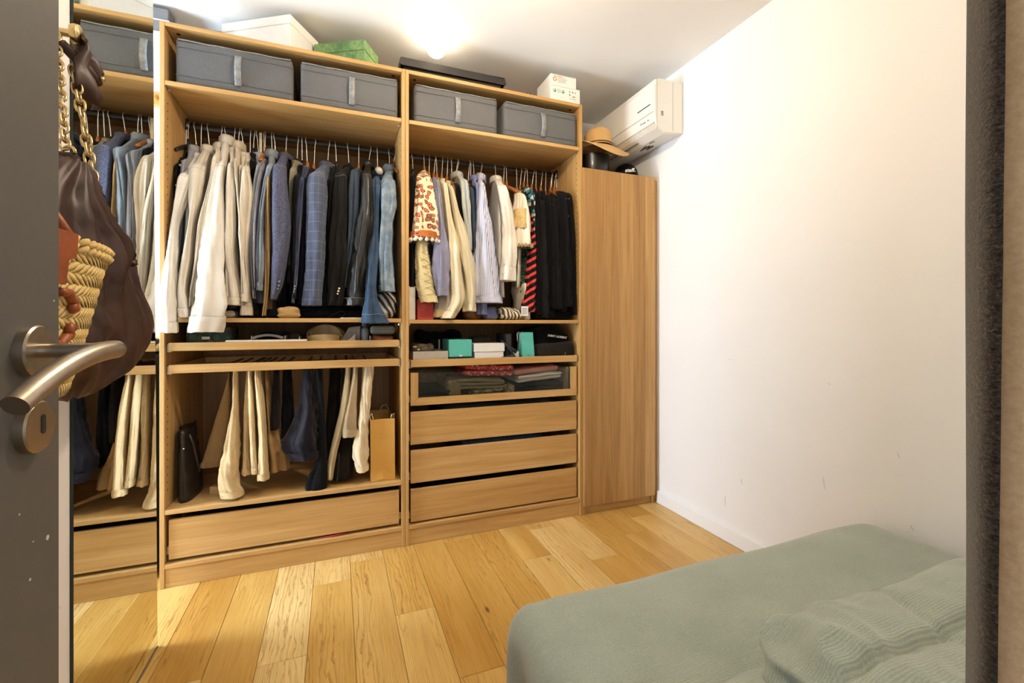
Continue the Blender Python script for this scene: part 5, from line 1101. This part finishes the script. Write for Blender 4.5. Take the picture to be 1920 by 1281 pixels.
m = MB(); m.add([(x0 + 0.002, y0 - 0.0006, S3 + 0.002), (x1 - 0.002, y0 - 0.0006, S3 + 0.002), (xm, y0 - 0.0015, S3 + 0.072), (xm, y0 - 0.004, S3 + 0.012)], [(0, 3, 2), (3, 1, 2), (0, 1, 3)]); m.build('folded_triangle', KR, t)
for yy, sh in ((0.045, 0), (0.285, 0.006)): MB().tube([(x0 + 0.002 if yy < 0.1 else x0 + 0.06, yy, S3 + h_ - 0.02), (x0 - 0.006 if yy < 0.1 else x0 + 0.072, yy, S3 + h_ + 0.018), (x0 + 0.004 if yy < 0.1 else x0 + 0.095, yy, S3 + h_ + 0.03), (x0 + 0.012 if yy < 0.1 else x0 + 0.112, yy, S3 + h_ - 0.005)], 0.0026, 7).build('twisted_handle', plain('white_cord', '#d8d2c6', 0.7), t, True)
MB().tube([(x1 - 0.02, 0.05, S3 + h_ - 0.012), (x1 - 0.016, 0.05, S3 + h_ + 0.016), (x1 - 0.003, 0.055, S3 + h_ + 0.020), (x1 - 0.004, 0.06, S3 + h_ - 0.01)], 0.0026, 7).build('twisted_handle', plain('white_cord', '#d8d2c6', 0.7), t, True)
m = MB(); m.tube([W(636, 850, 0.03), W(634, 880, 0.03), W(633, 895, 0.03), W(632, 905, 0.02)], 0.0022, 6); tag(m.build('drawstring', BLACK, None, True), 'thin black drawstring dangling to the shelf under the stone linen trousers', 'cord')
# ================================================================ mirror wall, bags and door on the left
mr = thing('wall_mirror', 'tall frameless mirror on the short left wall reflecting the wardrobe', 'mirror', (0.112, -0.66, 0.004))
yn = -0.921
MB().loft([[(0.1085, yn, 0.004), (0.1145, yn, 0.004), (0.1145, -0.394, 0.004), (0.1085, -0.394, 0.004)], [(0.1085, yn, 2.50), (0.1145, yn, 2.50), (0.1145, -0.4395, 2.50), (0.1085, -0.4395, 2.50)]]).build('backing', plain('mirror_edge_green', '#1d2a26', 0.3), mr)
MB().add([(0.1147, yn + 0.0015, 0.006), (0.1147, -0.3955, 0.006), (0.1147, -0.4405, 2.498), (0.1147, yn + 0.0015, 2.498)], [(0, 1, 2, 3)]).build('silvered_glass', MIRROR, mr)
MB().box((0.1085, yn, 0.0), (0.1175, -0.394, 0.0030)).build('floor_track', RUNNER, mr)
# shelf with grey boxes and a wooden peg, just visible through the gap beside the wardrobe
for k, z in enumerate((2.497, 2.440)):
    tag(MB().box((-0.40, 0.24, z - 0.004), (-0.035, 0.384, z), 0.001).build('wall_shelf', TRIM), ['upper thin white shelf left of the wardrobe', 'lower thin white shelf left of the wardrobe'][k], 'shelf')
tag(MB().box((-0.36, 0.245, 2.4975), (-0.04, 0.382, 2.551), 0.002).build('slate_box', plain('slate_box_card', '#74777b', 0.6)), 'slate grey box on the upper white shelf left of the wardrobe', 'box')
tag(MB().box((-0.36, 0.245, 2.4405), (-0.04, 0.382, 2.4925), 0.002).build('slate_box', plain('slate_box_card', '#74777b', 0.6)), 'slate grey box on the lower white shelf left of the wardrobe', 'box')
pg = thing('wooden_peg', 'short wooden peg on the white wall left of the wardrobe', 'peg', (-0.12, 0.383, 2.18)); MB().box((-0.155, 0.35, 2.145), (-0.085, 0.3845, 2.21), 0.003).build('peg_plate', WZ, pg); MB().cyl((-0.12, 0.35, 2.178), (-0.12, 0.31, 2.178), 0.012, seg=14).build('peg_pin', WY, pg)
# brass hook and chain bag
HK = Vector((0.108, -1.005, 1.735))
hk = thing('wall_hook', 'round brass wall hook holding the chain bag', 'hook', HK)
MB().cyl(HK, HK + Vector((0.006, 0, 0)), 0.017, seg=24).build('plate', GOLD, hk, True, angle=40); MB().cyl(HK + Vector((0.005, 0, 0)), HK + Vector((0.042, 0, 0)), 0.0085, seg=18).build('stem', GOLD, hk, True, angle=40)
MB().tube([HK + Vector((d, 0, 0)) for d in (0.040, 0.042, 0.048, 0.054, 0.056)], [0.014, 0.020, 0.0215, 0.0205, 0.017], 28).build('knob', GOLD, hk, True, angle=40)
BRL = leather('chocolate_leather', '#3f2012', '#210f07', 0.5, 110, 0.0)
bag = thing('leather_bag', 'slouchy dark brown leather bag hanging by a gold chain', 'handbag', (0.19, -1.05, 0.962))
out = [(1.425, -1.150, -1.095, 0.024), (1.40, -1.185, -1.075, 0.032), (1.365, -1.22, -1.045, 0.036), (1.335, -1.25, -1.005, 0.040), (1.305, -1.27, -0.955, 0.046), (1.285, -1.28, -0.905, 0.050), (1.25, -1.285, -0.880, 0.054), (1.20, -1.285, -0.865, 0.058), (1.13, -1.285, -0.825, 0.064), (1.09, -1.28, -0.818, 0.066), (1.05, -1.27, -0.850, 0.062), (1.01, -1.25, -0.905, 0.055), (0.98, -1.22, -0.985, 0.042), (0.962, -1.18, -1.06, 0.025)]
path = resample([(0.198, (l + r) / 2, z, d, (r - l) / 2) for z, l, r, d in out], 64); rings = []; NB = 96
for i, (x, y, z, d, w) in enumerate(path):
    s = i / 63; r = []
    for q in range(NB):
        a = 2 * math.pi * q / NB; c, sn = math.cos(a), math.sin(a)
        pl = 0.20 * math.sin(11 * a + 2.2 * math.sin(3 * a) + s * 3.2) * math.exp(-((s - 0.30) / 0.30) ** 2) * (0.35 + abs(c))
        fo = 0.14 * math.sin(4 * a + 6 * s + 1.2 * nz(c * 2, sn * 2, s * 5)) * math.exp(-((s - 0.65) / 0.3) ** 2)
        rd = nz(c * 3.4 + 2, sn * 3.4, s * 4.2); k = 1 + pl + fo + 0.34 * (0.25 - abs(rd)) + 0.12 * (0.2 - abs(nz(c * 6, sn * 6 + 5, s * 11)))
        r.append((max(x + d * c * k, 0.119), y + w * sn * (1 + 0.3 * (k - 1)), z + 0.010 * nz(c * 2, sn * 3, s * 4)))
    rings.append(r)
body = MB().loft(rings).build('bag_body', BRL, bag, True)
# gathered channel along the upper edge
pts = []; rr = []
for k in range(70):
    s = k / 69; q = path[int(2 + s * 23)]; a = 0.95 - 0.25 * s
    pts.append((q[0] + q[3] * math.cos(a) * 0.97, q[1] + q[4] * math.sin(a) * 0.90, q[2])); rr.append(0.0095 + 0.0025 * math.sin(k * 0.85) + 0.0015 * math.sin(k * 2.1))
MB().tube(pts, rr, 12).build('gathered_edge', BRL, body, True)
def links(p0, p1, n, parent, big=()):
    p0 = Vector(p0); p1 = Vector(p1); d = (p1 - p0); L = d.length / n; t = d.normalized()
    for i in range(n):
        c = p0 + d * ((i + 0.5) / n); side = Vector((0, 1, 0)) if i % 2 else Vector((1, 0, 0))
        side = (side - t * side.dot(t)).normalized(); a_, b_ = L * 0.70, L * (0.52 if i in big else 0.40); N = 16
        if i in big: side = Vector((0.5, -0.86, 0))
        pts = []
        for q in range(N + 1):
            a = 2 * math.pi * q / N; e = 0.75 if i not in big else 1.0
            pts.append(c + t * (a_ * math.copysign(abs(math.cos(a)) ** e, math.cos(a))) + side * (b_ * math.copysign(abs(math.sin(a)) ** e, math.sin(a))))
        MB().tube(pts, L * 0.13, 7, False).build('chain_link', GOLD, parent, True)
links((0.128, -1.022, 1.722), (0.190, -1.128, 1.448), 15, bag, (9,))
links((0.150, -1.004, 1.665), (0.212, -1.066, 1.385), 14, bag, (6, 11))
m = MB(); m.tube([(0.195 + 0.016 * math.cos(a), -1.128 - 0.012 * math.cos(a), 1.436 + 0.016 * math.sin(a)) for a in [math.pi * k / 8 for k in range(9)]], 0.003, 8); m.build('strap_ring', GOLD, bag, True)
MB().box((0.180, -1.142, 1.412), (0.210, -1.114, 1.438), 0.003).build('strap_tab', BRL, bag)
# small leather luggage tag / flap over the hook
fp = thing('leather_flap', 'dark brown leather flap with a gold stud hanging from the brass hook', 'leather flap', (0.16, -0.985, 1.62))
prof = [(1.718, 0.006, 0.020), (1.700, 0.016, 0.030), (1.680, 0.020, 0.034), (1.655, 0.012, 0.036), (1.640, 0.022, 0.040), (1.615, 0.030, 0.044), (1.595, 0.022, 0.040)]
rings = []
for z, bow, w in prof:
    ring = []
    for k in range(13):
        s = -1 + k / 6; ring.append(Vector((0.150 + bow + 0.014 * math.sin(s * 3.5 + z * 40), -0.985 + s * w, z - 0.010 * s + 0.012 * s * s)))
    rings.append(ring + [p + Vector((-0.004, 0, 0)) for p in ring[::-1]])
MB().loft(rings).build('flap', BRL, fp, True); MB().tube([(0.14, -1.03, 1.700), (0.165, -0.985, 1.672), (0.175, -0.955, 1.655)], [0.010, 0.011, 0.009], 8).build('strap', BRL, fp, True); MB().ball((0.183, -0.962, 1.665), 0.006, 12, 8).build('stud', GOLD, fp, True)
# straw basket bag
BSK = cloth('palm_straw', '#e3c98d', '#c9a862', scale=140, big=30, bump=0.4, rough=0.75)
TANL = leather('cognac_leather', '#a4562a', '#7c3c1a', 0.45)
BZ0, BZH, BYC, BXC = 0.985, 0.250, -1.333, 0.228
bs = thing('straw_basket', 'woven straw basket bag with cognac leather trim behind the door', 'basket', (BXC, BYC, BZ0))
def bdim(z):
    s = max(0.0, (z - BZ0) / BZH); return lerp(0.034, 0.066, s ** 0.7), lerp(0.075, 0.192, s)
def bring(z, k=1.0, nseg=72, off=0.0):
    hd, hl = bdim(z)
    return [Vector((BXC + hd * k * math.copysign(abs(math.cos(a)) ** 0.75, math.cos(a)), BYC + hl * k * math.copysign(abs(math.sin(a)) ** 0.8, math.sin(a)), z)) for a in [2 * math.pi * (q + off) / nseg for q in range(nseg)]]
MB().loft([bring(BZ0 + 0.002 + (BZH - 0.012) * k / 14, 0.965) for k in range(15)], True, False).build('liner', plain('straw_lining', '#a8823f', 0.9), bs, True)
NR = 13
for r in range(NR):
    z0 = BZ0 + 0.003 + ((BZH - 0.014) / NR) * r; z1 = z0 + (BZH - 0.014) / NR; m = MB(); ns = 74; lo = bring(z0, 1.0, ns, 0.5 * (r % 2)); hi = bring(z1, 1.0, ns, 0.5 * (r % 2))
    for q in range(ns):
        # one leaf-shaped stitch leaning left or right on alternate rows
        sh = 1 if r % 2 else -1; a = lo[q]; b = hi[(q + 2 * sh) % ns]; mid = (a + b) / 2; tdir = (b - a); tdir.normalize()
        nrm = (Vector((mid.x - BXC, (mid.y - BYC) * 0.30, 0.0))).normalized(); sd = tdir.cross(nrm).normalized(); rings = []
        for e in range(5):
            s = e / 4; c = a.lerp(b, s * 1.24 - 0.12) + nrm * (0.0030 * math.sin(math.pi * min(max(s, 0.06), 0.94)) - 0.0006); w = 0.0062 * (0.6 + 0.4 * math.sin(math.pi * s)); th_ = 0.0013
            rings.append([c + sd * w, c + nrm * th_, c - sd * w, c - nrm * th_])
        m.loft(rings)
    m.build('braided_band', BSK, bs, True)
for z in (BZ0 + BZH - 0.008, BZ0 + BZH + 0.004):
    m = MB(); ns = 64; R0 = bring(min(z, BZ0 + BZH), 1.03, ns)
    for q in range(ns):
        a = R0[q] + Vector((0, 0, z - R0[q].z - 0.005)); b = R0[(q + 1) % ns] + Vector((0, 0, z - R0[q].z + 0.006)); m.tube([a, (a + b) / 2 + (a - Vector((BXC, BYC, a.z))).normalized() * 0.003, b], [0.0035, 0.0062, 0.0035], 6)
    m.build('braided_rim', BSK, bs, True)
def wallx(y, z, k=1.0):
    hd, hl = bdim(min(z, BZ0 + BZH)); q = min(abs((y - BYC) / hl), 1) ** (1 / 0.8); return BXC + hd * k * max(1 - q * q, 0.0) ** 0.375
def patch(name, ys_, zs_, lift=0.006, mat=TANL):
    """leather applique following the basket wall"""
    m = MB(); rings = []
    for z in zs_:
        ring = [Vector((wallx(y, z) + lift, y, z)) for y in ys_(z)]
        rings.append(ring + [p - Vector((0.004, 0, 0)) for p in ring[::-1]])
    m.loft(rings); return m.build(name, mat, bs, True, angle=45)
patch('leather_handle_patch', lambda z: [lerp(BYC - 0.095, (BYC - 0.024 if z > 1.206 else BYC - 0.042), k / 9) for k in range(10)], [1.165, 1.185, 1.204, 1.209, 1.225, 1.238, 1.246], 0.0125)
for cz, sg in ((1.140, 1), (1.088, -1)):
    pts = []
    for k in range(14):
        a = math.pi * 1.5 * k / 13; y = BYC - 0.045 + 0.05 * min(1, k / 6) + 0.010 * math.cos(a) * (k > 5); z = cz + sg * (0.012 * math.cos(a * 0.8) if k > 3 else 0.014); pts.append((wallx(y, z) + 0.006, y, z))
    MB().tube(pts, 0.0072, 10).build('leather_scroll', TANL, bs, True)
MB().tube([(BXC + 0.07 * max(0, 1 - k / 4), BYC - 0.02 - 0.10 * (1 - math.cos(math.pi * k / 16)) , 1.235 + 0.17 * math.sin(math.pi * k / 16)) for k in range(17)], 0.007, 10).build('leather_handle', TANL, bs, True)
hk2 = thing('wall_hook', 'brass wall hook behind the door holding the straw basket', 'hook', (0.108, -1.50, 1.40)); MB().tube([(0.108, -1.50, 1.395), (0.20, -1.50, 1.390), (0.245, -1.50, 1.390), (0.252, -1.50, 1.41)], 0.007, 12).build('arm', GOLD, hk2, True)
# ================================================================ open grey door with lever handle
DG = plain('grey_door_paint', '#57544f', 0.55, var=0.03, scale=60, bump=0.03)
XD = 0.398
dr = struct(bx('door_1', (XD - 0.04, -2.41, 0.01), (XD, -1.616, 2.03), DG, None, 0.0015))
CH = plain('chipped_paint', '#d8cbb2', 0.7)
for (u, v, r) in ((101, 564, 0.0012), (89, 1008, 0.0028), (56, 1087, 0.0016), (111, 1140, 0.0014), (36, 965, 0.0010), (62, 1016, 0.0008)):
    dx = math.sin(YAW) + math.cos(YAW) * (u - U0) / FPX; dy = math.cos(YAW) - math.sin(YAW) * (u - U0) / FPX; tt = (XD - CX) / dx
    y, z = CY + tt * dy, CZ - tt * (v - V0) / FPX
    m = MB(); m.cyl((XD - 0.0002, y, z), (XD + 0.0003, y, z), r, seg=7); o = m.build('paint_chip', CH, dr)
HY, HZ = -1.670, 1.0785
lv = MB().tube([(XD, HY, HZ), (XD + 0.008, HY, HZ), (XD + 0.0098, HY, HZ), (XD + 0.010, HY, HZ)], [0.026, 0.026, 0.0245, 0.012], 40).build('rosette', STEEL, dr, True, angle=35)
hd = []
for s in range(30):
    k = s / 29
    if k < 0.28: p = Vector((XD + 0.006 + 0.052 * k / 0.28, HY, HZ))
    else:
        q = (k - 0.28) / 0.72; a = min(q / 0.18, 1.0) * math.pi / 2
        p = Vector((XD + 0.058 + 0.016 * math.sin(a), HY - 0.016 * (1 - math.cos(a)) - max(0, q - 0.18) / 0.82 * 0.118, HZ + 0.004 * math.sin(q * 3) - 0.036 * q ** 2.0)); p.x -= 0.020 * max(0, q - 0.15)
    hd.append(p)
MB().tube(hd, [0.0075] * 8 + [0.0085] + [0.0092] * 21, 24).build('lever_handle', STEEL, dr, True, angle=50)
kp = MB().tube([(XD, HY + 0.0005, 1.0025), (XD + 0.008, HY + 0.0005, 1.0025), (XD + 0.0098, HY + 0.0005, 1.0025), (XD + 0.010, HY + 0.0005, 1.0025)], [0.026, 0.026, 0.0245, 0.012], 40).build('keyhole_rosette', STEEL, dr, True, angle=35)
m = MB(); rings = []
for x in (XD + 0.0099, XD + 0.0106): rings.append([(x, HY + 0.003 + 0.0036 * math.cos(a), 1.0045 + 0.0036 * math.sin(a) + (0.0062 if math.sin(a) > 0 else -0.0062)) for a in [2 * math.pi * (k + 0.5) / 16 for k in range(16)]])
m.loft(rings); m.build('keyhole', BLACK, kp)
# ================================================================ sage green sofa bed
def cord():
    t = NT('sage_corduroy'); v = t.coords(); w = t.n('ShaderNodeTexWave', _wave_type='BANDS', _bands_direction='Y'); w.inputs['Scale'].default_value = 62; w.inputs['Distortion'].default_value = 0.6; t.l(v, w.inputs['Vector'])
    n = t.noise(v, 300, 2); b = t.noise(v, 5, 3)
    c = t.ramp(t.mix(0.4, n, b), [(0.36, '#8b978b'), (0.64, '#a5afa3')]); t.base(t.mix(0.16, c, t.ramp(w.outputs['Fac'], [(0.1, 0.3), (0.6, 1.0)]), 'MULTIPLY'))
    t.bump(t.mix(0.3, w.outputs['Fac'], n), 0.45, 0.0018); t.p(0.9, sheen=0.5, spec=0.2); return t.m
SAGE = cord()
sb = thing('sofa_bed', 'sage green corduroy sofa bed against the right wall', 'sofa bed', (1.8, -1.7, 0))
def dm(p, n):
    q = p.copy(); s = max(0, 1 - (p.x - 1.085) / 0.35)
    q.z += 0.010 * nz(p.x, p.y, 0.2, 2.3) * max(n.z, 0)
    # sewn seam along the left end and pinched corner folds
    q.z -= 0.004 * math.exp(-((p.x - 1.175) / 0.010) ** 2) * max(n.z, 0)
    if n.x < -0.3:
        f = 0.012 * math.sin(p.y * 34 + 7 * p.z + 2 * nz(p.y, p.z, 1, 7)) * min(1, max(0, (0.36 - p.z) / 0.1)); q.x += f - 0.02 * max(0, (0.36 - p.z)) * -1.0
    if n.y > 0.3: q.y += 0.006 * math.sin(p.x * 11 + 5 * p.z)
    return q
mt = MB().rbox((1.082, -2.24, 0.10), (2.505, -1.165, 0.392), 0.075, (64, 48, 20), dm).build('mattress', SAGE, sb, True)
MB().tube([(1.088 + 0.004 * math.sin(k), -1.25 - 0.9 * k / 20, 0.318 + 0.003 * math.sin(k * 1.7)) for k in range(21)], 0.0035, 8).build('piping', SAGE, mt, True)
for y in (-1.30, -2.1):
    for x in (1.2, 2.4): MB().cyl((x, y, 0), (x, y, 0.12), 0.022, seg=14).build('leg', BLACK, sb, True, angle=40)
def db(p, n):
    q = p.copy()
    q += n * (0.012 * nz(p.x, p.y, p.z, 5) + 0.005 * nz(p.x, p.y, p.z, 14))
    # seam groove running along the bolster, cross seam and puckers at the left end
    q.z -= 0.022 * math.exp(-((p.y + 1.805 - 0.03 * (p.x - 1.6)) / 0.010) ** 2) * max(0, n.z)
    q -= n * 0.008 * math.exp(-((p.x - 1.72 - 0.25 * (p.y + 1.65)) / 0.008) ** 2)
    f = max(0, 1 - (p.x - 1.40) / 0.24); q += n * 0.030 * f * (0.25 - abs(nz(p.x * 1.5, p.y, p.z * 1.5, 9))) * 2
    q.x += 0.10 * max(0, (-1.70 - p.y)) * f * 0.3 - 0.16 * max(0, (-1.72 - p.y)) * f
    return q
MB().rbox((1.385, -2.23, 0.345), (2.505, -1.625, 0.572), 0.095, (110, 70, 34), db).build('backrest', SAGE, sb, True)
def dr_(p, n): return p + n * (0.012 * nz(p.x, p.y, p.z, 6) + 0.018 * (0.2 - abs(nz(p.x + 3, p.y, p.z, 8))))
MB().rbox((1.17, -2.20, 0.37), (1.50, -1.64, 0.500), 0.062, (34, 44, 18), dr_).build('folded_cover', SAGE, sb, True)
# ================================================================ curtain at the right of the doorway
def boucle():
    t = NT('charcoal_boucle'); v = t.coords((1, 1, 2.2), False, (0.5, 0, 0)); n = t.noise(v, 170, 3, 0.7, 0.8); n2 = t.noise(t.coords(), 420, 2)
    t.base(t.ramp(t.mix(0.4, n, n2), [(0.38, '#1f1a16'), (0.58, '#4d443a'), (0.74, '#8c7a60')])); t.bump(n, 0.7, 0.002); t.p(0.95, sheen=0.3, spec=0.1); return t.m
hm = thing('laundry_hamper', 'tall black laundry hamper in the gap left of the wardrobe', 'hamper', (-0.22, 0.22, 0))
MB().rbox((-0.42, 0.09, 0.0), (-0.045, 0.375, 0.965), 0.03, (10, 8, 18), lambda p, n: p + n * 0.003 * nz(p.x, p.y, p.z, 12)).build('hamper_body', BLK, hm, True)
MB().tube([(-0.405, 0.105, 0.955), (-0.06, 0.105, 0.955), (-0.06, 0.36, 0.955), (-0.405, 0.36, 0.955), (-0.405, 0.105, 0.955)], 0.012, 10).build('hamper_rim', BLACK, hm, True)
crumple('laundry_pile', 'crumpled white and black laundry heaped on the hamper', 'laundry', stripes('white_black_laundry', '#e6e1da', '#1b1a1c', 5, (0.7, 0.4, 0.2), dist=4.0), (-0.39, 0.12, 0.966), (-0.07, 0.35, 1.045), 0.02, 12, 0.03)
cu = thing('curtain', 'charcoal curtain with a beige lined hem at the right edge of the doorway', 'curtain', (1.2, -2.05, 0.02))
def ray_pt(u, t_):
    return Vector((CX + t_ * (math.sin(YAW) + math.cos(YAW) * (u - U0) / FPX), CY + t_ * (math.cos(YAW) - math.sin(YAW) * (u - U0) / FPX), 0))
a0, a1, a2, a3 = ray_pt(1825, 0.46), ray_pt(1878, 0.40), ray_pt(1990, 0.385), ray_pt(2150, 0.36)
rings = []
for k in range(40):
    z = 0.03 + 2.3 * k / 39; sh = (z - 1.107) * 0.0125; r_ = Vector((0.93, -0.36, 0)); ring = []
    A = a0 + r_ * (0.001 * math.sin(z * 9)); B = a1 + r_ * sh; c = (A + B) / 2; hw = (B - A).length / 2; d = (B - A).normalized(); nn = Vector((-d.y, d.x, 0))
    for q in range(14):
        a = 2 * math.pi * q / 14; ring.append(Vector((0, 0, z)) + c + d * (hw * math.copysign(abs(math.cos(a)) ** 0.6, math.cos(a)) + 0.0006 * nz(z * 60, q, 0)) + nn * 0.010 * math.sin(a))
    rings.append(ring)
MB().loft(rings).build('face_fabric', boucle(), cu, True)
rings = []
for k in range(40):
    z = 0.03 + 2.3 * k / 39; sh = (z - 1.107) * 0.0125; r_ = Vector((0.93, -0.36, 0)); up = Vector((0, 0, z)); B = a1 + r_ * (sh + 0.0005); ring = []
    for q in range(9):
        s = q / 8; p = B.lerp(a2, s) if q < 9 else None; ring.append(up + p + Vector((0.36, 0.93, 0)) * (-0.004 * math.sin(s * 7)))
    bk = [p + Vector((0.36, 0.93, 0)) * 0.008 for p in ring[::-1]]; rings.append(ring + bk)
ln = MB().loft(rings).build('lining', cloth('beige_lining', '#c6a985', '#b3956f', scale=150, big=6, bump=0.3), cu, True, angle=60)
m = MB()
for k in range(110):
    z = 0.25 + 0.0155 * k; sh = (z - 1.107) * 0.0125; p = a1 + Vector((0.93, -0.36, 0)) * (sh + 0.0045) + Vector((0, 0, z)) - Vector((0.36, 0.93, 0)) * 0.003
    m.tube([p, p + Vector((0.93, -0.36, 0)) * 0.0042], 0.0016, 5)
o = m.build('hem_stitches', plain('pale_stitch', '#dcc4a2', 0.7), ln); o['kind'] = 'stuff'
